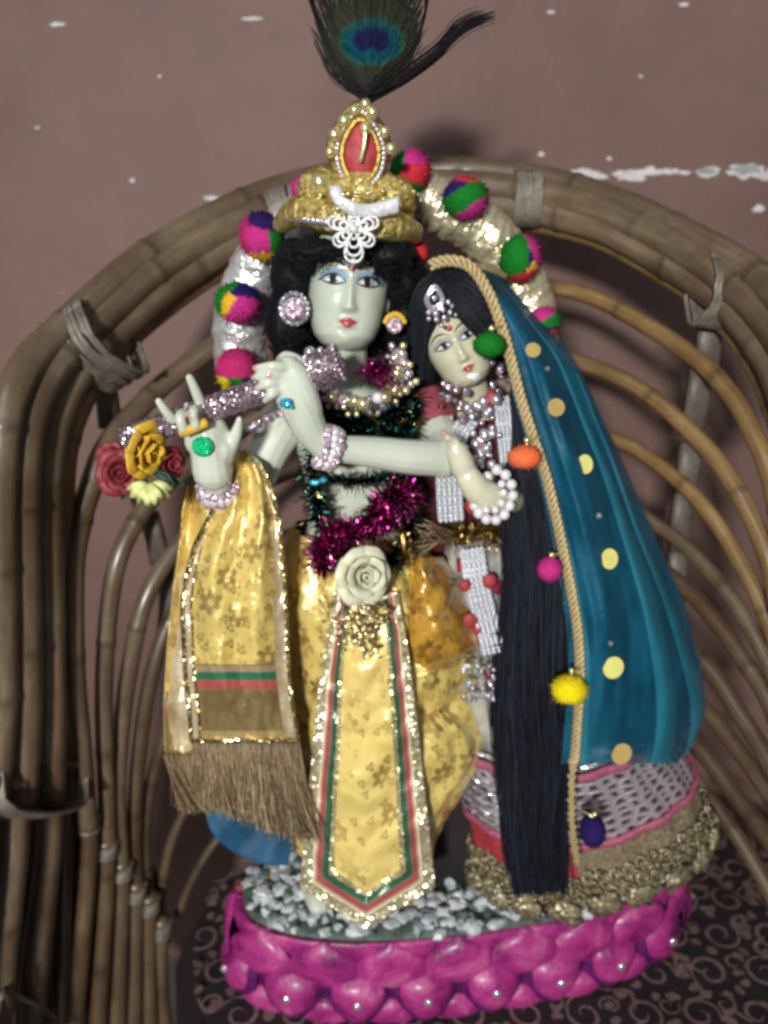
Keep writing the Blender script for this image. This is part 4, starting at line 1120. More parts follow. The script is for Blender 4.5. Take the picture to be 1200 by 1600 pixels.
# scalloped gold lace hem: rows of loops
mb = MB()
for row, (z, s_) in enumerate([(.116, .0055), (.106, .006), (.096, .0065)]):
    n = int(.58 / (s_ * 1.75))
    for i in range(n):
        a = 2 * math.pi * (i + .5 * (row % 2)) / n
        c = skp(a, z, .006); nx = Vector((math.cos(a), math.sin(a), 0)); t = Vector((-math.sin(a), math.cos(a), 0))
        jz = random.uniform(-.002, .002)
        mb.tube([c + t * (s_ * .85 * math.cos(q)) + Vector((0, 0, s_ * .8 * math.sin(q) + jz)) + nx * (.002 * math.sin(q * 2)) for q in [2 * math.pi * w_ / 10 for w_ in range(11)]], .0012, 5)
        if i % 3 == 0: mb.ball(c + nx * .002, .0020, 7, 5)
m_lace = glitter('tarnished_gold_lace', [(0, (.09, .075, .04)), (.6, (.30, .25, .15)), (1, (.62, .54, .38))], 420, .9, .4, .5)
o = mb.build('lace_hem', m_lace, sk)
mb = MB()
for i in range(20):
    a = 2 * math.pi * i / 20; c = skp(a, .086, .003); nx = Vector((math.cos(a), math.sin(a), 0)); t = Vector((-math.sin(a), math.cos(a), 0))
    mb.ball(c + Vector((0, 0, -.003)) + nx * .004, (.006, .016, .011), 14, 10, R=Matrix.Rotation(a, 3, 'Z'), lump=.8); mb.build('lace_scallop', m_lace, sk); mb = MB()
mb = MB(); mb.grid(lambda u, v: skp(2 * math.pi * u, .15 - .068 * v, .0025), 120, 8, wrap=True); mb.build('hem_backing', M('tan_net', (.26, .20, .13), .5, .3, .55, 260, 420, 1.0), sk)
mb = MB(); mb.grid(lambda u, v: skp(R_(165) + R_(95) * u, .149 - .034 * v, .0036), 50, 8); mb.build('red_panel', m_red, sk)
mb = MB()
for q in range(5): mb.tube([skp(R_(165) + R_(95) * i / 40, .205 - .011 * q, .0068) for i in range(41)], .0018, 6)
mb.build('silver_rows', m_rhine, sk)

mb = MB(); mb.loft([ring_px(*r) for r in [(735, 640, 704, .01, .014), (790, 636, 704, .01, .014), (840, 640, 704, .01, .014), (880, 650, 704, .012, .014)]])
mb.build('side_drape', m_maroon, wom)
mb = MB(); mb.loft([ring_px(*r) for r in [(1060, 700, 790, .03, .012), (1180, 690, 780, .03, .014), (1300, 668, 776, .03, .014), (1392, 664, 776, .022, .014)]])
mb.build('gap_shade_sheet', M('gap_black', (.010, .007, .008), .85, 0, .3, 80, 400, .5), wom)  # added black sheet standing in for the dark shade between the two skirts
# belt of gold tinsel
def tinsel(name, path, n, ln, wd, mat, seed, parent=None, rad=.004, k=8):
    pts = catmull([Vector(p) for p in path], k); rnd = random.Random(seed); mb = MB()
    mb.tube(pts, .0018, 6)
    for i in range(n):
        j = rnd.randrange(len(pts) - 1); p = pts[j].lerp(pts[j + 1], rnd.random())
        d = Vector((rnd.gauss(0, 1), rnd.gauss(0, 1), rnd.gauss(0, 1))).normalized(); s_ = d.orthogonal().normalized() * wd * .5
        s_ = Matrix.Rotation(rnd.uniform(0, 6.3), 3, d) @ s_
        l = ln * rnd.uniform(.45, 1.15); bend = Vector((rnd.gauss(0, 1), rnd.gauss(0, 1), rnd.gauss(0, 1) - .5)) * l * .18
        pr = None
        for q in range(4):
            t = q / 3; c = p + d * (l * t) + bend * t * t; w_ = 1 - .5 * t
            cur = (mb.vert(c - s_ * w_), mb.vert(c + s_ * w_))
            if pr: mb.face(pr[0], pr[1], cur[1], cur[0])
            pr = cur
    return mb.build(name, mat, parent, smooth=False)
o = tinsel('waist_belt', [P(688, 838, -.030), P(715, 832, -.040), P(745, 830, -.044), P(780, 836, -.040), P(800, 845, -.03)], 1000, .012, .0009, m_tinGold, 31)
tag(o, 'fuzzy gold tinsel belt round the waist of the veiled figurine', 'belt')
mb = MB()
rnd = random.Random(5)
for i in range(16):
    x0 = rnd.uniform(700, 720); pts = [P(x0, 835 + rnd.uniform(-8, 12), -.046), P(680 + rnd.uniform(-8, 8), 830 + rnd.uniform(-10, 20), -.06), P(655 + rnd.uniform(-8, 8), 845 + rnd.uniform(-35, 30), -.06)]
    mb.tube(pts, .00045, 4, k=6, c=(.32, .22, .13))
tag(mb.build('loose_threads', m_thread), 'loose golden threads straying between the two waists', 'thread')

# ------------------------------------------------------------------ veil
m_veil, nt, N, L, bb = nodes('teal_organza'); ob = coords(N)
fo = tex_noise(N, L, ob, 30, 4, .6)
L.new(ramp(N, L, fo, [(.3, (.004, .075, .14)), (.7, (.008, .13, .22))]), bb.inputs['Base Color'])
setp(bb, Roughness=.5, Sheen_Weight=.0, Alpha=.86, Specular_IOR_Level=.3)
wv = tex_noise(N, L, ob, 420, 2)
L.new(ramp(N, L, tex_noise(N, L, ob, 16, 4, .6, .5), [(.35, (.66,) * 3), (.6, (.95,) * 3)]), bb.inputs['Alpha'])
bump(N, L, bb, math_(N, L, 'ADD', math_(N, L, 'MULTIPLY', wv, .15), tex_noise(N, L, ob, 55, 5, .6, .7)), .55, .003)
tl = N.new('ShaderNodeBsdfTranslucent'); tl.inputs[0].default_value = (.02, .25, .36, 1)
mx = N.new('ShaderNodeMixShader'); mx.inputs[0].default_value = .18
out = [n for n in N if n.type == 'OUTPUT_MATERIAL'][0]; L.new(bb.outputs[0], mx.inputs[1]); L.new(tl.outputs[0], mx.inputs[2]); L.new(mx.outputs[0], out.inputs[0])
TR = [(672, 414), (702, 407), (735, 417), (762, 455), (782, 505), (798, 560), (813, 620), (832, 680), (852, 740), (867, 800), (880, 860), (892, 920), (902, 980), (906, 1040), (905, 1090), (900, 1150), (895, 1200)]
VR = [(690, 408), (735, 408), (770, 422), (808, 460), (848, 506), (890, 550), (918, 600), (942, 655), (968, 710), (992, 765), (1016, 822), (1042, 880), (1066, 940), (1084, 1000), (1098, 1060), (1102, 1110), (1084, 1160)]
trp = catmull([Vector((a, b_, 0)) for a, b_ in TR], 10); vrp = catmull([Vector((a, b_, 0)) for a, b_ in VR], 10)
def veil_px(u, v):
    k = v * (len(trp) - 1); i = min(int(k), len(trp) - 2); t = k - i
    a = trp[i].lerp(trp[i + 1], t); c = vrp[i].lerp(vrp[i + 1], t); q = a.lerp(c, u)
    y = q.y
    # bottom edge sweeps nearly level
    if v > .9:
        y = y + (1193 - y) * ((v - .9) / .1) ** 1.5 * (1 if u < .85 else max(0, 1 - (u - .85) / .15))
    return q.x, y
def TY(v): return interp([(0, -.038), (.12, -.044), (.25, -.052), (.5, -.066), (.8, -.074), (1, -.072)], v)
def veil(u, v):
    x, y = veil_px(u, v)
    Y = TY(v) + .085 * max(0, u) ** 1.8 * min(1, .35 + v) + .0 - .016 * math.sin(math.pi * u) * v
    f_ = sstep(.1, .5, v)
    Y += f_ * (.0035 * math.sin(u * 9 + 1.2 * v * 3) * math.sin(math.pi * min(1, u * 1.1)) + .011 * nz(u * 3.5, v * 2.6) + .0030 * nz(u * 10 + v * 3, v * 7) + .0035 * nz(u * 5 + v * 6, v * 9, 4) * v)
    return P(x, y, Y)
mb = MB(); mb.grid(lambda u, v: veil(-.10 + 1.10 * u, v), 120, 170)
vt = thing('veil', 'sheer teal veil with gold sequin dots hanging from the smaller figurine', 'veil', P(980, 1190, -.02))
mb.build('veil_cloth', m_veil, vt)
mb = MB(); mb.grid(lambda u, v: veil(.45 + .55 * u, .12 + .86 * v) + Vector((.002 - .008 * u, .016 + .02 * (1 - u), -.002)), 50, 90); mb.build('inner_fold', m_veil, vt)
mb = MB(); mb.grid(lambda u, v: veil(-.06 + .20 * u + .03 * math.sin(v * 9), .1 + .88 * v) + Vector((0, .006 + .006 * math.sin(u * 3), 0)), 24, 120); mb.build('inner_fold', m_veil, vt)
m_fold, nt, N, L, bb = nodes('light_organza'); ob = coords(N)
L.new(ramp(N, L, tex_noise(N, L, ob, 30, 4, .6), [(.3, (.012, .20, .30)), (.7, (.03, .28, .38))]), bb.inputs['Base Color']); setp(bb, Roughness=.55, Alpha=.45); bump(N, L, bb, tex_noise(N, L, ob, 420, 2), .3, .0008)
for u0, w0, w1, amp, ph, v0 in [(.66, .05, .16, .05, .3, .12), (.02, .07, .10, .03, 1.0, .05), (.86, .04, .10, .04, 2.2, .35)]:
    mb = MB(); mb.grid(lambda u, v: veil(min(.985, u0 + amp * math.sin(v * 5 + ph) + (w0 + (w1 - w0) * v) * u), v0 + (.99 - v0) * v) + Vector((0, -.0022 - .003 * math.sin(math.pi * u), 0)), 16, 120); mb.build('outer_fold', m_fold, vt)
# braid trim
tpts = [veil(0, .0) + Vector((0, -.003, 0))]
tpts = [P(*[q for q in veil_px(0, i / 60)], TY(i / 60) - .006) for i in range(61)] + [P(893, 1250, -.078), P(895, 1300, -.078), P(903, 1352, -.074)]
tpts = catmull(tpts, 5); fr = frames(tpts)
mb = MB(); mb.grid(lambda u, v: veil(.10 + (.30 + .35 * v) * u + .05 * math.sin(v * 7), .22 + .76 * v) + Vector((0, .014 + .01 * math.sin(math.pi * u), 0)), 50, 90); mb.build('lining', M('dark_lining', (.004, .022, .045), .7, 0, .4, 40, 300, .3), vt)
m_braid = MA('gold_braid', .5, .35, 900, .6, .3, 400)
mb = MB()
for s_ in range(3):
    pts = []
    L_ = 0
    for i, (p, (t, N_, B_)) in enumerate(zip(tpts, fr)):
        if i: L_ += (p - tpts[i - 1]).length
        a = L_ / .0065 * 2 * math.pi / 2 + s_ * 2.094; pts.append(p + N_ * (.0009 * math.cos(a)) + B_ * (.0026 * math.sin(a)))
    mb.tube(pts, .0017, 6, c=(.56, .43, .22))
mb.build('braid_trim', m_braid, vt)
mb = MB()
tp2 = [P(735, 414, -.040), P(765, 421, -.030), P(790, 432, -.015)]; mb.tube(tp2, .0022, 6, k=6, c=(.5, .4, .2)); mb.build('braid_trim', m_braid, vt)
# sequin dots
bvv_obj = [o for o in COL.objects if o.name.startswith('veil_cloth')][0]; bpy.context.view_layer.update(); bvv = bvh_of(bvv_obj)
def sequin(px, py, rpx, col, tall=1.0, par=vt):
    mb = MB(); n = 20
    def hit(x, y):
        d = (P(x, y, 0) - CAM).normalized(); h = bvv.ray_cast(CAM, d); return h[0], h[1]
    c0, n0 = hit(px, py)
    if c0 is None: return
    if n0.y > 0: n0 = -n0
    n0 = (n0 * .35 + Vector((.1, -1, .25))).normalized(); c0 = c0 - Vector((0, .004, 0))
    r = rpx * S(py, c0.y); up = Vector((0, 0, 1)); s_ = n0.cross(up).normalized(); u_ = s_.cross(n0).normalized()
    ax = (s_, u_)
    mb.loft([[c0 + n0 * h_ + s_ * (r * kk * math.cos(a)) + u_ * (r * kk * tall * math.sin(a)) for a in [2 * math.pi * i / n for i in range(n)]] for h_, kk in ((.0002, 1), (.0006, .98))])
    return mb.build('sequin', col, par, smooth=False)
m_sq = M('gold_dot', (.50, .36, .12), .5, .15, .12, 60, 300, .1); m_sq2 = M('pale_gold_dot', (.72, .68, .20), .5, .1, .1, 60, 300, .1)
for x, y, r, mt, tl_ in [(831, 546, 13, m_sq, .9), (867, 635, 15, m_sq, .95), (912, 723, 13.5, m_sq2, 1.15), (950, 870, 14.5, m_sq2, 1.15), (956, 1039, 18, m_sq2, 1), (969, 1173, 17.5, m_sq, 1), (933, 803, 5, m_rhine, 1), (951, 1001, 4.5, m_rhine, 1), (853, 575, 4, m_rhine, 1)]:
    sequin(x, y, r, mt, tl_)

def pompom(c, r, cf, parent=None, name='pompom', n=2600, seed=0, squash=(1, 1, 1), fz=.06):
    rnd = random.Random(seed); mb = MB(); c = Vector(c); sq = Vector(squash)
    mb.ball(c, (r * .93 * sq.x, r * .93 * sq.y, r * .93 * sq.z), 40, 28, cf=cf)
    for i in range(n):
        u = Vector((rnd.gauss(0, 1), rnd.gauss(0, 1), rnd.gauss(0, 1))).normalized(); col = cf(u)
        v = rnd.uniform(.75, 1.2); col = tuple(x * v for x in col)
        q = Vector((u.x * sq.x, u.y * sq.y, u.z * sq.z)) * r
        p0 = c + q * .82; p1 = c + q * (1 + rnd.uniform(-.10, fz * .6) + (rnd.uniform(.05, .22) if rnd.random() < .10 else 0)) + Vector((rnd.gauss(0, 1), rnd.gauss(0, 1), rnd.gauss(0, 1))) * r * .05
        s_ = u.orthogonal().normalized() * r * .045; s2 = u.cross(s_)
        a, b_, d = mb.vert(p0 + s_, col), mb.vert(p0 - s_ * .5 + s2, col), mb.vert(p0 - s_ * .5 - s2, col); e = mb.vert(p1, col)
        mb.face(a, b_, e); mb.face(b_, d, e); mb.face(d, a, e)
    return mb.build(name, m_fuzz, parent)
GR, OR, MG, YE, NV, RD, PK = (.008, .17, .018), (.80, .17, .06), (.50, .03, .22), (.82, .66, .01), (.022, .010, .10), (.55, .03, .05), (.46, .025, .14)
for i, (x, y, r, c, v, lb, sq) in enumerate([(765, 539, 24, GR, .27, 'green pompom', (1.08, 1, .85)), (820, 714, 24, OR, .5, 'orange pompom', (1.12, 1, .78)), (859, 889, 20, MG, .7, 'magenta pompom', (1, 1, 1.02)), (890, 1077, 27, YE, .9, 'yellow pompom', (1.08, 1, .84)), (926, 1298, 24, NV, 1, 'dark blue pompom', (.85, 1, 1.1))]):
    Y = [-.068, -.078, -.082, -.090, -.088][i]
    o = pompom(P(x, y, Y), r * S(y, Y), (lambda cc: (lambda u: cc))(c), vt, seed=i + 60, squash=sq); o['label'] = lb
    mb = MB(); x2 = x + (28 if i < 4 else -24); 
    mb.tube([P(x + 2, y - r * .8, Y), P(x2 * .5 + x * .5, y - r - 5, Y + .004), P(x2, y - r - 8, Y + .012)], .0007, 5, k=4); mb.ball(P(x + 3, y - r - 2, Y), .0022, 8, 6); mb.build('thread_loop', m_goldb, vt)

# ------------------------------------------------------------------ halo ring
halo = thing('halo_ring', 'foil wrapped halo ring with multicoloured pompoms behind the taller figurine', 'halo', P(600, 600, .03))
HC = (602, 528); HRX, HRY = 228, 222
def hpt(a, Y=.034): return P(HC[0] + HRX * math.cos(a), HC[1] - HRY * math.sin(a), Y)
n = 500; A0, A1 = R_(-22), R_(206); pts = []; rr = []
for i in range(n):
    a = A0 + (A1 - A0) * i / (n - 1); pts.append(hpt(a))
    rr.append(.0202 * (1 + .07 * nz(i * .07, 1) + .03 * abs(nz(i * .2, 4))))
mb = MB()
mb.tube(pts, rr, 26)
for i in range(n):
    a = A0 + (A1 - A0) * i / (n - 1); t = sstep(R_(60), R_(120), a); 
    g1 = Vector((.88, .78, .52)).lerp(Vector((.90, .90, .90)), t)
    for j in range(26):
        k = i * 26 + j; ph = j / 26 * 6.28
        sp = .0016 * nz(i * .13 + math.sin(ph) * 1.6, math.cos(ph) * 1.4, 5) 
        p = Vector(mb.v[k]); d = (p - pts[i]).normalized(); mb.v[k] = tuple(p + d * sp * 1.6)
        mb.c[k] = tuple(g1)
m_foil, nt, N, L, bb = nodes('foil'); a_ = N.new('ShaderNodeAttribute'); a_.attribute_name = 'Col'; L.new(a_.outputs['Color'], bb.inputs['Base Color'])
uv = coords(N, 'UV'); h1 = tex_noise(N, L, mapping(N, L, uv, (2.5, 75, 1)), 1, 3, .55, .8); h2 = tex_noise(N, L, coords(N), 90, 3)
bump(N, L, bb, math_(N, L, 'ADD', h1, math_(N, L, 'MULTIPLY', h2, .8)), 1.0, .0050); setp(bb, Metallic=.74, Roughness=.31)
mb.build('foil_ring', m_foil, halo)
def sect(*segs):
    def f(u):
        # colours fall in wedges across the ball, as tufts of wool do
        a = math.degrees(math.atan2(u.z + .25 * u.y, u.x)) % 360 + 14 * nz(u.x * 3, u.z * 3, u.y * 3)
        if u.y > .55: return segs[0][1]
        for lim, c in segs:
            if a % 360 < lim: return c
        return segs[-1][1]
    return f
def splitball(*planes):     # list of (dirx, dirz, thr, colour), first match wins, last is default
    def f(u):
        j = .1 * nz(u.x * 5, u.y * 5, u.z * 5)
        for dx, dz, th, c in planes:
            if u.x * dx + u.z * dz + j > th: return c
        return planes[-1][3]
    return f
YL = (.70, .40, .02)
for i, (x, y, r, cf, lb, Y) in enumerate([
    (409, 370, 37, splitball((-1, 0, .5, PK), (.2, 1, .35, NV), (1, .1, .45, GR), (0, -1, .65, YL), (0, -1, -9, MG)), 'pompom in pink, navy, green and yellow, upper left of the ring', -.002),
    (372, 473, 36, splitball((-.7, .7, .55, GR), (-1, .2, .55, GR), (.3, 1, .45, NV), (.7, -.6, .3, MG), (-.5, .3, .05, YL), (0, -1, -9, MG)), 'pompom with green rim, navy and yellow patches, at left', -.002),
    (371, 580, 37, splitball((0, 1, -.15, PK), (-1, -.4, .45, (.62, .5, .02)), (.9, -.4, .45, NV), (0, -1, -9, GR)), 'mostly pink pompom with green underside near the flute hand', -.002),
    (641, 268, 34, splitball((-1, .2, .4, GR), (-.3, -1, .5, GR), (0, 1, .3, MG), (0, -1, -9, RD)), 'red and green pompom right of the crown', .012),
    (727, 310, 36, splitball((0, 1, .75, RD), (-.5, .8, .5, NV), (.5, -.7, .35, MG), (0, -1, -9, GR)), 'green and magenta pompom at the top right of the ring', .004),
    (813, 404, 36, splitball((1, .5, .55, MG), (.2, -1, .6, RD), (.6, -.5, .35, YL), (.8, -.2, .2, NV), (0, -1, -9, GR)), 'green pompom with magenta and orange edge, right of the ring', .002),
    (850, 504, 28, splitball((-.5, 1, .4, MG), (.2, -1, .5, RD), (0, -1, .2, NV), (0, -1, -9, GR)), 'pompom half hidden behind the veil', .012),
    (652, 396, 18, splitball((0, 1, -9, RD)), 'small red pompom between the two heads', -.01),
    (474, 296, 22, splitball((0, 1, -9, MG)), 'magenta pompom behind the crown at left', .02)]):
    o = pompom(P(x, y, Y), r * S(y, Y) * .97, cf, halo, seed=i + 10, squash=(1 + .07 * math.sin(i * 2.1), 1, 1 + .07 * math.cos(i * 3.7))); o['label'] = lb

# ------------------------------------------------------------------ crown
crown = thing('crown', 'gold brocade crown with beads and white lace brooch on the taller figurine', 'crown', P(548, 365, -.02))
mb = MB()
def roll(pts, r, n=16): mb.tube([P(x, y, Y) for x, y, Y in pts], [q for q in r], n, k=10)
roll([(438, 352, -.012), (468, 330, -.036), (515, 338, -.056), (562, 345, -.062), (610, 352, -.052), (646, 364, -.024)], [.006, .0100, .0098, .0098, .0105, .0075])
mb.ball(P(556, 322, -.02), (.0385, .030, .022), 36, 24, lump=.25)
mb.ball(P(506, 300, -.034), (.018, .018, .014), 24, 16, lump=.3); mb.ball(P(608, 306, -.034), (.018, .016, .013), 24, 16, lump=.3); mb.ball(P(556, 292, -.036), (.020, .016, .014), 24, 16, lump=.2)
m_crown, nt, N, L, bb = nodes('gold_cloth'); ob = coords(N)
L.new(ramp(N, L, tex_noise(N, L, ob, 150, 4, .65), [(.3, (.30, .19, .04)), (.48, (.66, .50, .14)), (.7, (.92, .82, .42))]), bb.inputs['Base Color'])
setp(bb, Metallic=.75, Roughness=.30); bump(N, L, bb, tex_noise(N, L, ob, 170, 4, .7, .8), 1.0, .0045)
mb.build('crown_roll', m_crown, crown)
mb = MB()
def almond(cx, cy, rx, ry_, Y, th, m_):
    c = P(cx, cy, Y); s_ = S(cy, Y); mb = MB()
    def fn(u, v):
        a = 2 * math.pi * u; r = v; tip = 1 + .22 * max(0, math.sin(a)) ** 3
        return c + Vector((rx * s_ * r * math.cos(a) * (1 - .18 * max(0, math.sin(a)) ** 2), -th * math.sqrt(max(0, 1 - r * r)), ry_ * s_ * r * math.sin(a) * tip))
    mb.grid(fn, 40, 12, wrap=True); return mb
o = almond(561, 232, 52, 56, -.034, .010, m_crown).build('crown_plume', m_crown, crown); solid(o, .006, 1)
almond(563, 240, 27, 38, -.0445, .005, m_red).build('red_inset', m_red, crown)
mb = MB()
def loop(cx, cy, rx, ry_, Y, r, mb, n=48, twist=True):
    c = P(cx, cy, Y); s_ = S(cy, Y)
    pts = [c + Vector((rx * s_ * math.cos(a) * (1 - .18 * max(0, math.sin(a)) ** 2), -.001 * math.sin(a * 20), ry_ * s_ * math.sin(a) * (1 + .2 * max(0, math.sin(a)) ** 3))) for a in [2 * math.pi * i / n for i in range(n + 1)]]
    mb.tube(pts, r, 6)
loop(563, 240, 29, 41, -.047, .0018, mb); mb.build('gold_cord', m_gold, crown)
mb = MB()
for i in range(44):
    a = 2 * math.pi * i / 44; s_ = S(240, -.045)
    mb.ball(P(563, 240, -.0465) + Vector((37 * s_ * math.cos(a) * (1 - .18 * max(0, math.sin(a)) ** 2), 0, 50 * s_ * math.sin(a) * (1 + .2 * max(0, math.sin(a)) ** 3))), .0019, 7, 5)
mb.build('bead_row', m_silverb, crown)
for x, y, r in [(492, 292, 9), (508, 280, 9), (538, 189, 10.5), (523, 211, 10.5), (516, 238, 9), (582, 176, 10.5), (571, 163, 9), (554, 172, 8), (601, 206, 9), (611, 232, 9), (571, 201, 9.5), (500, 285, 15), (563, 282, 5)]:
    g = MB(); g.ball(P(x, y, -.050), r * S(y, -.05), 12, 8); g.build('gold_bead', m_goldb, crown)
mb = MB(); mb.tube([P(571, 205, -.053), P(569, 228, -.053), P(563, 252, -.052)], .0016, 6, k=4); mb.build('tassel', m_goldb, crown)
# twisted cords on the rolls
mb = MB()
for i in range(30):
    t = i / 29; x = 448 + 200 * t; y = 338 + 8 * math.sin(t * 3) + 20 * t * t; Y = -.026 - .046 * math.sin(math.pi * (t * .9 + .05))
    if 520 < x < 600:
        if mb.v: mb.build('cord_trim', m_silverb, crown); mb = MB()
        continue
    mb.tube([P(x - 5, y + 5, Y), P(x, y, Y - .0035), P(x + 6, y - 4, Y)], .0016, 5)
mb.build('cord_trim', m_silverb, crown)
mb = MB()
for i in range(60):
    t = (i * .618) % 1; x = 470 + 160 * t; y = 296 + 60 * random.random(); Y = -.035 - .04 * math.sin(math.pi * t)
    mb.ball(P(x, y, Y), .0016, 6, 5)
mb.build('sequin_specks', m_goldb, crown)
# white curved lace strip and lace flower
mb = MB()
def strip(u, v):
    c_ = catmull([Vector((524, 292, 0)), Vector((530, 312, 0)), Vector((550, 325, 0)), Vector((580, 330, 0)), Vector((622, 320, 0))], 10)
    k = int(u * (len(c_) - 1)); q = c_[k]; w_ = interp([(0, 7), (.15, 11), (.6, 9), (1, 12)], u)
    t_ = sstep(0, .45, u); return P(q.x - (v - .5) * 2 * w_ * (1 - t_), q.y + (v - .5) * 2 * w_ * t_, -.079 + .02 * abs(u - .5) - .002 * math.sin(v * 3.14))
mb.grid(strip, 40, 6); o = mb.build('lace_strip', m_white_lace, crown); solid(o, .0015)
mb = MB(); cx, cy = 553, 358
for ang, ln_, wd in [(160, 42, 10), (20, 40, 10), (-90, 52, 14), (-142, 38, 10), (-38, 38, 10), (90, 24, 8)]:
    a = R_(ang); s_ = S(cy, -.074)
    for sc_ in (1, .8, .55, .3):
        pts = []
        for i in range(17):
            t = i / 16; l = ln_ * sc_ * math.sin(math.pi * t) ; w_ = wd * sc_ * math.sin(2 * math.pi * t)
            pts.append(P(cx + l * math.cos(a) - w_ * math.sin(a), cy - l * math.sin(a) - w_ * math.cos(a), -.079 + .001 * t))
        mb.tube(pts, .0009, 6)
mb.ball(P(cx, cy, -.080), .0028, 10, 8); mb.ball(P(552, 409, -.073), .0026, 8, 6)
mb.build('lace_flower', m_white_lace, crown)

# ------------------------------------------------------------------ peacock feather
mb = MB(); FY = -.008; rnd = random.Random(8)
root = P(574, 165, FY); s_ = S(90, FY); eye = Vector((580, 66))
fo = thing('peacock_feather', 'peacock feather with blue eye standing up from the crown', 'feather', P(574, 175, FY))
def fcol(x, y):
    dx = (x - eye.x); dy = (y - eye.y); r1 = math.hypot(dx / 82, (dy + 12) / 78); r2 = math.hypot(dx / 44, dy / 32)
    r3 = math.hypot(dx / 30, (dy + 3) / 21); notch = math.exp(-(dx / 8) ** 2) * (1 if dy > 0 else 0)
    if r3 + .5 * notch < 1: return (.006, .006, .045)
    if r2 < 1: return (.0, .05, .075)
    if r2 < 1.2: return (.012, .06, .045)
    if r1 < .82: return (.024, .024, .015)
    if r1 < 1: return (.014, .019, .015)
    return (.013, .009, .012)
def barb(x0, y0, pts2, rad, k=16):
    pp = catmull([Vector((x0, y0, 0))] + [Vector((a, b_, 0)) for a, b_ in pts2], k)
    return pp
def fribbon(pp, hw, Yo, tw=0):
    prev = None; n = len(pp)
    for i, q in enumerate(pp):
        t = (pp[min(i + 1, n - 1)] - pp[max(i - 1, 0)]); t.normalize(); s2 = Vector((-t.y, t.x, 0)); w_ = hw * (1 - .55 * i / n)
        c = fcol(q.x, q.y); c = tuple(k_ * (1 + tw) for k_ in c)
        cur = (mb.vert(P(q.x - s2.x * w_, q.y - s2.y * w_, FY + Yo), c), mb.vert(P(q.x + s2.x * w_, q.y + s2.y * w_, FY + Yo), c))
        if prev: mb.face(prev[0], prev[1], cur[1], cur[0])
        prev = cur
for i in range(820):
    t0 = rnd.random() ** 1.2; y0 = 168 - 105 * t0; x0 = 574 + 4 * t0; side = rnd.choice((-1, 1)); spread = rnd.random()
    # barbs leave the shaft, fan out and curl up over the eye disc
    ex = x0 + side * (88 * spread + rnd.gauss(0, 3)) ; ey = y0 - 95 - 50 * (1 - spread) + rnd.gauss(0, 5)
    mx_, my = x0 + side * (58 * spread), y0 - 40 - 12 * (1 - spread)
    if abs(ex - 580) > 95: continue
    fribbon(barb(x0, y0, [(x0 + side * 18 * spread, y0 - 16), (mx_, my), (ex, ey)], 0, 8), rnd.uniform(.9, 1.6), rnd.gauss(0, .0012), rnd.uniform(-.35, .5))
mb.build('eye_vane', m_barb, fo, smooth=False)
mb = MB()
for i in range(90):      # sweeping side barbs, right and left
    j = rnd.gauss(0, 1); k_ = rnd.uniform(.55, 1.0)
    fribbon(barb(576, 158 + rnd.uniform(-12, 6), [(620, 128 + j * 6), (680, 85 + j * 7), (680 + 50 * k_, 55 + j * 7 - 12 * k_), (690 + 85 * k_, 38 + j * 6 - 14 * k_)], 0, 8), rnd.uniform(.7, 1.3), rnd.gauss(0, .003), rnd.uniform(-.6, -.1))
for i in range(70):
    j = rnd.gauss(0, 1); k_ = rnd.uniform(.6, 1.0)
    fribbon(barb(570, 155 + rnd.uniform(-12, 6), [(545, 120 + j * 5), (515, 75 + j * 5), (495, 30 + j * 4), (480 - j * 3, -30 * k_)], 0, 8), rnd.uniform(.6, 1.2), rnd.gauss(0, .003), rnd.uniform(-.6, 0))
for i in range(40):
    j = rnd.gauss(0, 1)
    fribbon(barb(574, 150, [(600, 118 + j * 5), (640, 80 + j * 6), (662, 30 + j * 4), (668 + j * 4, -40)], 0, 8), rnd.uniform(.5, 1.0), rnd.gauss(0, .003), rnd.uniform(-.6, 0))
mb.build('loose_barbs', m_barb, fo, smooth=False)
mb = MB(); mb.tube([P(573, 185, FY), P(575, 150, FY), P(578, 110, FY), P(580, 85, FY)], [.0014, .0012, .001, .0006], 6, k=5, c=(.20, .20, .16)); mb.build('shaft', m_barb, fo)

# ------------------------------------------------------------------ flute and its posy
FA = P(176, 694, -.078); FB = P(530, 566, -.088)
fl_t = thing('flute', 'mauve glitter covered flute held in both hands of the taller figurine', 'flute', FA.lerp(FB, .5))
mb = MB(); pts = []; rr = []
for i in range(120):
    t = .06 + .94 * i / 119; pts.append(FA.lerp(FB, t)); rr.append(.0086 * (1 + .05 * math.sin(i * 1.3)))
mb.tube(pts, rr, 16); mb.build('tube', m_mauve, fl_t)
mb = MB(); pts = [FA.lerp(FB, t) for t in (.87, .885, .90, .93, .96, .985, 1.0, 1.01)]; mb.tube(pts, [.008, .0105, .0110, .0106, .0110, .0110, .0100, .004], 20); mb.build('mouth_cap', m_mauve, fl_t)
for t in (.885, 1.0, .36):
    c0 = FA.lerp(FB, t); fr_ = frames([FA, FB])[0]; rad = .0112 if t > .8 else .0080; mb = MB()
    for i in range(20):
        a = 2 * math.pi * i / 20; mb.ball(c0 + (fr_[1] * math.cos(a) + fr_[2] * math.sin(a)) * rad, .0014, 7, 5)
    mb.build('bead_ring', m_pinkrh, fl_t)
mb = MB(); c0 = P(300, 668, -.098); mb.tube([P(284, 676, -.1), P(300, 670, -.103), P(322, 660, -.1)], .0034, 8, k=4); 
o = mb.build('finger_ring', m_yrose); tag(o, 'yellow ring thread on the curled fingers at the flute', 'ring')

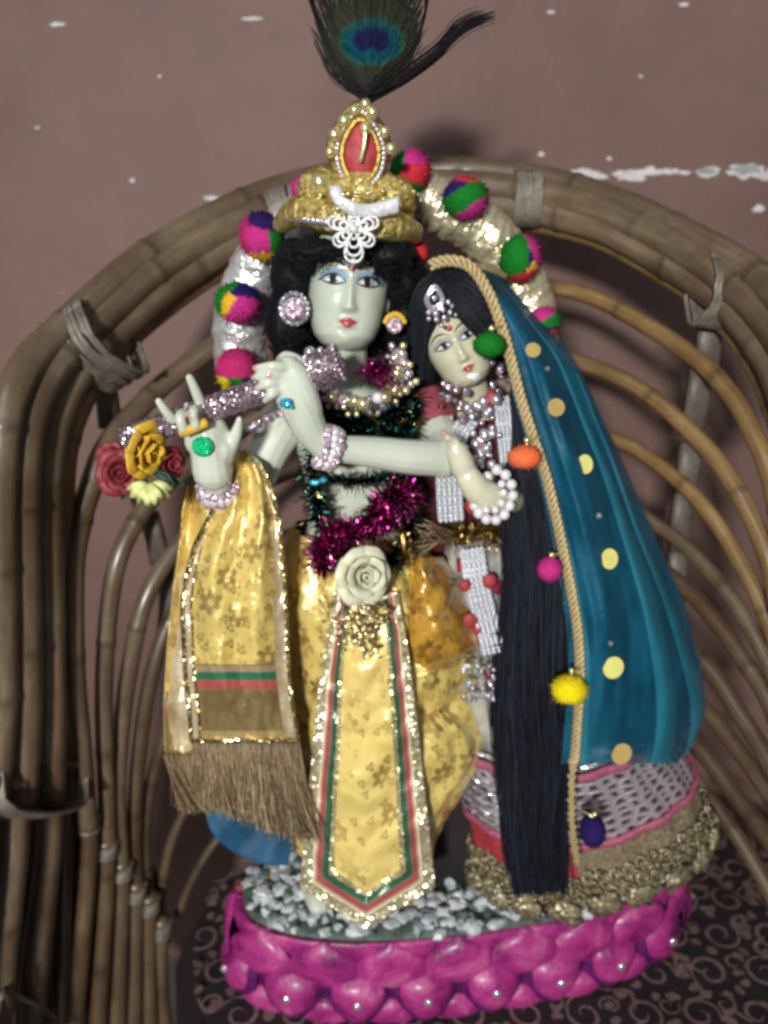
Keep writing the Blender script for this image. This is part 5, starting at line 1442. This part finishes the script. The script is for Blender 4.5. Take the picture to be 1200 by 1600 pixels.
def rose(parent, c, r, mat, name='petal', seed=0, tilt=(0, 0), layers=((4, .35, .95), (5, .62, .85), (6, .9, .62))):
    rnd = random.Random(seed); c = Vector(c)
    R = Matrix.Rotation(tilt[0], 3, 'X') @ Matrix.Rotation(tilt[1], 3, 'Z') @ Matrix.Rotation(R_(90), 3, 'X')   # local z looks to -Y
    mb = MB()      # tight heart
    pts = []
    def sp(u, v):
        a = u * 4.2 * math.pi; rr_ = r * (.06 + .26 * u); return c + R @ Vector((rr_ * math.cos(a), rr_ * math.sin(a), r * (-.15 + (.62 - .18 * u) * v)))
    mb.grid(sp, 60, 5); o = mb.build('heart', mat, parent); solid(o, r * .04)
    for li, (n, rad, hgt) in enumerate(layers):
        for i in range(n):
            a0 = 2 * math.pi * (i + .5 * li) / n + rnd.uniform(-.15, .15); wid = 2.1 * math.pi / n * 1.05; k = rnd.uniform(.92, 1.08)
            mb = MB()
            def fn(u, v):
                x = (u - .5) * 2; a = a0 + x * wid * .62
                ed = 1 - .30 * abs(x) ** 2.6
                rr_ = r * rad * (.35 + .65 * v ** .8) * k
                zz = r * (-.35 + hgt * (v ** .75) * ed) - r * .22 * max(0, v - .75) * 3 * (li + .6) / 2
                rr_ += r * .14 * max(0, v - .7) * 3 * (li + .4) / 2 + r * .03 * nz(a0 * 3 + x * 2, v * 3)
                return c + R @ Vector((rr_ * math.cos(a) * (1 - .1 * abs(x)), rr_ * math.sin(a) * (1 - .1 * abs(x)), zz))
            mb.grid(fn, 12, 12); o = mb.build(name, mat, parent); solid(o, r * .045)
rs_t = thing('fabric_rose', 'ivory fabric rose at the waist above the sash', 'flower', P(568, 940, -.09))
rose(rs_t, P(567, 898, -.092), 47 * S(898, -.092), m_ivory, seed=2, tilt=(R_(-12), .4))
posy = thing('flower_posy', 'small posy of yellow, red and pale green flowers on the flute end', 'flowers', P(225, 720, -.085))
def sub_rose(x, y, Y, r, mat, seed, nm, tilt=(0, 0)):
    e = bpy.data.objects.new(nm, None); COL.objects.link(e); e.parent = posy; e.location = P(x, y, Y) - posy.location
    rose(e, P(x, y, Y), r * S(y, Y), mat, seed=seed, tilt=tilt)
sub_rose(226, 705, -.094, 46, m_yrose, 5, 'yellow_rose', (R_(20), 1.1))
sub_rose(188, 738, -.084, 37, m_rrose, 6, 'red_rose', (R_(-10), .3)); sub_rose(264, 724, -.080, 28, m_rrose, 7, 'red_rose', (0, .9)); sub_rose(174, 712, -.072, 22, m_rrose, 8, 'red_rose')
mb = MB()
for i in range(7):
    a = R_(180 + i * 30 + 0); c0 = P(234, 760, -.098); s_ = S(760, -.098)
    tipx = 34 * math.cos(a); tipy = -30 * math.sin(a) * 1.0
    p1 = P(234 + tipx * .5, 762 + tipy * .35 , -.104); p2 = P(234 + tipx, 764 + tipy * .85, -.098)
    mb.tube([c0, p1, p2], [.002, .0050, .0012], 8, k=5, flat=.5)
for i in range(4):
    a = R_(215 + i * 38); mb.tube([P(234, 758, -.104), P(234 + 12 * math.cos(a), 764 - 14 * math.sin(a), -.110), P(234 + 20 * math.cos(a), 766 - 24 * math.sin(a), -.106)], [.002, .0038, .001], 8, k=4, flat=.5)
mb.build('pale_flower', m_pale, posy)
def leafm(x, y, Y, ang, l, mat=m_leaf):
    mb = MB(); a = R_(ang); s_ = S(y, Y); c0 = P(x, y, Y); d = Vector((math.cos(a), 0, math.sin(a))); n_ = Vector((-math.sin(a), 0, math.cos(a)))
    mb.grid(lambda u, v: c0 + d * (l * s_ * v) + n_ * ((u - .5) * l * s_ * .55 * math.sin(math.pi * (.04 + .94 * v))) + Vector((0, -.006 * abs(u - .5) - .004 * v, 0)), 8, 12); o = mb.build('leaf', mat, posy); solid(o, .0006)
leafm(240, 735, -.092, -30, 40); leafm(228, 738, -.09, -100, 30); leafm(262, 748, -.085, -10, 30); leafm(205, 755, -.08, -120, 26)

# ------------------------------------------------------------------ garlands, jewellery
def dress(pp, Y): return [P(x, y, Y if not isinstance(Y, list) else Y[i]) for i, (x, y) in enumerate(pp)]
gpath = [(500, 606), (490, 640), (492, 690), (492, 745), (498, 800), (520, 850), (560, 878), (610, 876), (636, 846), (640, 790), (634, 720), (640, 660), (638, 615)]
gY = [-.034, -.045, -.050, -.052, -.052, -.058, -.066, -.066, -.060, -.052, -.048, -.045, -.034]
gar = thing('tinsel_garland', 'long dark green tinsel garland looped down the bare chest to the rose', 'garland', P(568, 860, -.05))
tinsel('green_tinsel', [P(x, y, Y) for (x, y), Y in zip(gpath, gY)], 5200, .012, .0011, m_tinG, 3, gar)
tinsel('collar_tinsel', [P(505, 625, -.042), P(535, 648, -.050), P(580, 655, -.052), P(625, 640, -.044), P(645, 650, -.03)], 1300, .011, .0009, m_tinG, 4, gar)
tinsel('cross_tinsel', [P(505, 650, -.044), P(530, 672, -.050), P(590, 676, -.050), P(630, 668, -.042)], 1200, .013, .0010, m_tinG, 16, gar)
tinsel('cuff_tinsel', [P(640, 745, -.040), P(600, 746, -.045), P(560, 752, -.05), P(515, 748, -.045)], 700, .009, .0009, m_tinG, 6, gar)
gm = thing('magenta_garland', 'shiny magenta tinsel garland crossing the waist beside the ivory rose', 'garland', P(560, 870, -.06))
tinsel('magenta_tinsel', [P(504, 884, -.062), P(506, 856, -.066), P(530, 834, -.066), P(566, 826, -.064), P(598, 812, -.064), P(620, 784, -.062), P(636, 770, -.060)], 3400, .013, .0013, m_tinM, 7, gm)
o = tinsel('tinsel_flower', [P(576, 586, -.062), P(588, 578, -.066), P(602, 582, -.062)], 260, .012, .0012, m_tinM, 8); tag(o, 'small magenta tinsel flower beside the neck under the chin', 'flower')
tinsel('magenta_tuft', [P(585, 800, -.07), P(610, 778, -.072), P(640, 772, -.066)], 900, .013, .0014, m_tinM, 9, gm)
tinsel('gold_flecks', [P(640, 850, -.066), P(636, 870, -.068), P(628, 830, -.066)], 120, .010, .0012, m_tinGold, 10, gar)

# necklace of mixed beads, taller figurine
nk = thing('bead_necklace', 'gold and mauve bead necklace round the neck of the taller figurine', 'necklace', P(570, 630, -.05))
npts = catmull([P(x, y, Y) for x, y, Y in [(500, 594, -.044), (520, 616, -.056), (548, 628, -.060), (580, 628, -.060), (604, 616, -.056), (620, 596, -.050), (622, 570, -.046), (618, 545, -.044)]], 12)
acc_ = [0]
for a, b_ in zip(npts, npts[1:]): acc_.append(acc_[-1] + (b_ - a).length)
rnd = random.Random(12); s0 = 0; kk = 0
while s0 < acc_[-1]:
    i = min(bisect.bisect_left(acc_, s0), len(npts) - 1); r = rnd.choice((.0030, .0042, .0036, .0048))
    g = MB(); g.ball(npts[i] + Vector((rnd.gauss(0, .001), 0, rnd.gauss(0, .0015))), r, 12, 8); g.build('bead', rnd.choice((m_goldb, m_silverb, m_pinkrh, m_pearl, m_champ)), nk)
    if kk % 2 == 0:
        for q in range(6):
            a = q * 1.047; g = MB() if q == 0 else g; g.ball(npts[i] + Vector((.0058 * math.cos(a), -.001, .0058 * math.sin(a) - .003)), .0023, 7, 5)
        g.build('bead_cluster', rnd.choice((m_mauve, m_champ, m_goldb, m_silverb)), nk)
    s0 += r * 1.7; kk += 1
o = None
mb = MB()
for (x, y, r) in [(484, 550, 9), (470, 562, 7), (478, 572, 8), (492, 562, 8), (500, 548, 6), (612, 540, 6), (628, 552, 8), (632, 568, 9), (616, 560, 8), (638, 584, 8), (642, 600, 7), (626, 590, 9)]:
    mb.ball(P(x, y, -.058 if x < 550 else -.046), r * S(y, -.05), 10, 7)
    if x == 500: mb.build('bead_spray', m_silverb, nk); mb = MB()
mb.build('bead_spray', m_silverb, nk)
mb = MB()
for (x, y, r) in [(630, 540, 6), (622, 576, 7), (640, 570, 6), (634, 610, 7), (612, 604, 6), (650, 596, 6), (620, 556, 5)]: mb.ball(P(x, y, -.050), r * S(y, -.05), 10, 7)
mb.build('bead_spray', m_goldb, nk)
# earrings
def earring(x, y, r, Y, lb, half=False):
    t = thing('earring', lb, 'earring', P(x, y + r, Y), 'round stone earrings of the flute player')
    s_ = S(y, Y); c = P(x, y, Y); g = MB(); g.ball(c, (r * .8 * s_, .004, r * .8 * s_), 20, 10); g.build('disc', m_pinkrh, t)
    g = MB()
    for i in (range(18) if not half else range(1, 9)):
        a = 2 * math.pi * i / 18; g.ball(c + Vector((r * s_ * .92 * math.cos(a), -.0015, r * s_ * .92 * math.sin(a) * 1.1)), .0019, 7, 5)
    g.build('stone_ring', m_rhine if not half else m_yrose, t)
    g = MB()
    for i in range(8):
        a = 2 * math.pi * i / 8; g.ball(c + Vector((r * s_ * .42 * math.cos(a), -.0045, r * s_ * .42 * math.sin(a))), .0022, 7, 5)
    g.ball(c + Vector((0, -.005, 0)), .0024, 8, 6)
    g.build('stone_cluster', m_pinkrh, t)
earring(460, 482, 23, -.050, 'round pink stone earring with green and orange rim, at the left cheek')
earring(617, 508, 17, -.048, 'round pink stone earring with orange top, between the two faces', True)
# bangles
def bangle(name, lb, c, axis, r, mat, n=18, br=.0028, extra=0):
    t = thing(name, lb, 'bangle', c); ax = Vector(axis).normalized(); u = ax.orthogonal().normalized(); v = ax.cross(u)
    rnd = random.Random(int(c.x * 9999))
    for off in ((0,) if not extra else (-.004, .0, .004)):
        mb = MB()
        for i in range(n):
            a = 2 * math.pi * i / n + off * 100; mb.ball(c + ax * (off + rnd.gauss(0, .0005)) + (u * math.cos(a) + v * math.sin(a)) * r, br * rnd.uniform(.8, 1.25), 9, 6)
        mb.build('stone_row', mat if off != 0 or not extra else m_pearl, t)
    return t
wr = P(512, 699, -.087); d1 = (P(540, 702, -.083) - P(490, 690, -.09))
bangle('bangle', 'pink and white stone bangle on the crossing forearm of the taller figurine', wr, d1, .0125, m_pinkrh, 16, .0030, 3)
bangle('bangle', 'pink stone bangle on the raised wrist above the yellow shawl', P(341, 763, -.07), P(338, 730, -.078) - P(344, 790, -.06), .0130, m_pinkrh, 18, .0028, 3)
bangle('armlet', 'pale stone armlet on the upper arm behind the flute', P(420, 655, -.018) , Vector((.5, -.2, -1)), .017, m_pinkrh, 20, .0026)
mb = MB(); c0 = P(668, 645, -.012)
pt = [P(652, 622, -.005), P(668, 648, -.010), P(680, 668, -.018)]; mb.tube(pt, [.0185, .0200, .0190], 24, k=6)
o = mb.build('sleeve', M('rose_velvet', (.26, .045, .065), .7, 0, .3, 120, 500, .5), man)
pb = thing('pearl_bracelet', 'bracelet of large white pearls on the wrist of the veiled figurine', 'bracelet', P(775, 820, -.07))
for x, y, Y in [(762, 745, -.078), (776, 734, -.086), (790, 742, -.088), (799, 757, -.088), (801, 774, -.087), (796, 790, -.088), (788, 804, -.090), (775, 812, -.092), (760, 811, -.094), (748, 802, -.095), (742, 790, -.094)]:
    g = MB(); g.ball(P(x, y, Y), 8.8 * S(y, Y), 14, 9); g.build('pearl', m_pearl, pb)
for x, y, Y in [(784, 756, -.092), (787, 770, -.094), (784, 786, -.095), (774, 797, -.097), (760, 797, -.100)]:
    g = MB(); g.ball(P(x, y, Y), 6.5 * S(y, Y), 12, 8); g.build('pearl', m_pearl, pb)
# rhinestone bands
def rband(pts, w_, rows, lb, Y, mat=m_white_lace):
    cp = catmull([P(x, y, (q[0] if q else Y)) for x, y, *q in pts], 14); mb = MB(); fr_ = frames(cp); L_ = 0
    acc2 = [0]
    for a, b_ in zip(cp, cp[1:]): acc2.append(acc2[-1] + (b_ - a).length)
    s_ = 0; hw = w_ * .5 * .00046; rad = hw / rows * .98
    while s_ < acc2[-1]:
        i = min(bisect.bisect_left(acc2, s_), len(cp) - 1); t = fr_[i][0]; sd = t.cross(Vector((0, 1, 0))).normalized()
        for k in range(rows):
            o_ = (k - (rows - 1) / 2) * 2 * rad; mb.ball(cp[i] + sd * o_ + Vector((0, -.0005 * math.cos(o_ * 300), 0)), rad * 1.06, 6, 5)
        s_ += rad * 1.8
    for i in range(len(cp) - 1):
        q = []
        for j in (i, i + 1):
            sd = fr_[j][0].cross(Vector((0, 1, 0))).normalized(); q += [mb.vert(cp[j] - sd * hw + Vector((0, .001, 0))), mb.vert(cp[j] + sd * hw + Vector((0, .001, 0)))]
        mb.face(q[0], q[1], q[3], q[2])
    return mb
rn = thing('rhinestone_necklace', 'white rhinestone strips hanging down the chest of the veiled figurine', 'necklace', P(740, 820, -.04))
m_stone = M('white_stone', (.62, .64, .70), .2, .3, .15, 300, 300, 0)
for pts, w_, rows in [([(735, 655, -.036), (718, 680, -.040), (710, 720, -.046)], 30, 4), ([(783, 622, -.03), (790, 680, -.038), (796, 742, -.042)], 26, 4), ([(702, 742, -.046), (703, 780, -.046), (705, 812, -.044)], 42, 5)]:
    o = rband(pts, w_, rows, '', 0).build('stone_strip', m_stone, rn)
mb = MB(); rnd = random.Random(9)
for i in range(46):
    t = rnd.random(); x = 735 + 30 * t + rnd.gauss(0, 6) + 6; y = 620 + 150 * rnd.random(); mb.ball(P(x, y, -.046), rnd.uniform(.0016, .0042), 8, 6)
mb.build('stone_cluster', m_silverb, rn)
mb = MB()
for i in range(14):
    x = 690 + 34 * (i % 4) / 3 + rnd.gauss(0, 3) + (18 if i > 8 else 0); y = 600 + 60 * i / 14; mb.ball(P(x, y, -.040), rnd.uniform(.002, .004), 8, 6)
for i in range(12): mb.ball(P(778 + rnd.gauss(0, 7), 560 + 70 * i / 12, -.036), rnd.uniform(.0018, .0035), 8, 6)
mb.build('mauve_beads', m_mauve, rn)
for x, y, r in [(768, 622, 10), (748, 702, 12), (738, 790, 12), (760, 640, 5)]:
    g = MB(); g.ball(P(x, y, -.044), (r * .00046, .003, r * .00055), 10, 8); g.build('red_stone', m_red, rn)
o = rband([(738, 858, -.038), (745, 910, -.046), (757, 960, -.050), (772, 1018, -.052)], 40, 5, '', 0).build('stone_girdle', m_stone)
tag(o, 'white rhinestone strip hanging from the belt over the flowered skirt', 'girdle')
mb = MB(); rnd = random.Random(4)
for i in range(60):
    mb.ball(P(722 + 50 * rnd.random(), 1035 + 60 * rnd.random() , -.058), rnd.uniform(.0012, .0026), 7, 5)
o = mb.build('stone_tassel', m_rhine); tag(o, 'cluster of glass stones between the yellow skirt and black hair', 'ornament')
mb = MB()
for x, y, r in [(765, 908, 12), (726, 915, 10), (735, 970, 13), (745, 985, 8)]: mb.ball(P(x, y, -.050), (r * .00046, .003, r * .0005), 12, 8)
mb.build('red_appliques', m_red, wom)
# forehead ornament of the woman
tk = thing('forehead_ornament', 'silver drop shaped ornament with stones on the forehead of the veiled figurine', 'ornament', P(700, 510, -.055))
mb = MB(); TYk = -.060
for sc_ in (1, .72):
    pts = [P(679 + sc_ * 14 * math.sin(a) * (1 - .45 * max(0, math.cos(a))), 466 - sc_ * 20 * math.cos(a), TYk) for a in [2 * math.pi * i / 20 for i in range(21)]]
    mb.tube(pts, .0011, 6)
mb.build('drop_frame', m_silverb, tk)
mb = MB()
for x, y, r in [(679, 466, 5), (679, 480, 4), (670, 488, 5), (681, 490, 6), (692, 484, 5), (700, 472, 5), (703, 488, 5), (694, 496, 5), (682, 499, 5), (670, 498, 4), (706, 478, 4), (690, 508, 4), (712, 492, 3.4), (722, 490, 3), (731, 493, 3)]:
    mb.ball(P(x, y, TYk - .001 + (.0004 * max(0, x - 690))), r * S(y, TYk), 9, 7)
mb.build('stone', m_silverb, tk)
# stick on gems
mb = MB(); c0 = P(316, 698, -.098); s_ = S(698, -.098)
mb.loft([[P(316, 698, -.096 - h_) + Vector((17 * s_ * k_ * math.cos(a), 0, 17 * s_ * k_ * math.sin(a))) for a in [2 * math.pi * i / 12 for i in range(12)]] for h_, k_ in ((-.004, 1), (.001, 1), (.0025, .7))])
tag(mb.build('round_gem', m_greengem, smooth=False), 'round bright green gem stuck on the palm at the flute', 'gem')
mb = MB(); mb.ball(P(447, 630, -.1085), (.0042, .002, .0036), 10, 7); mb.ball(P(455, 636, -.1085), (.0016, .0015, .0016), 8, 6)
tag(mb.build('oval_gem', m_bluegem), 'small blue gem on the back of the flute hand', 'gem')
mb = MB(); mb.ball(P(492, 754, -.062), (.004, .002, .0024), 10, 7); mb.ball(P(505, 750, -.062), (.003, .002, .0022), 10, 7)
tag(mb.build('chip_gem', m_bluegem), 'small blue foil chips on the green garland', 'gem')
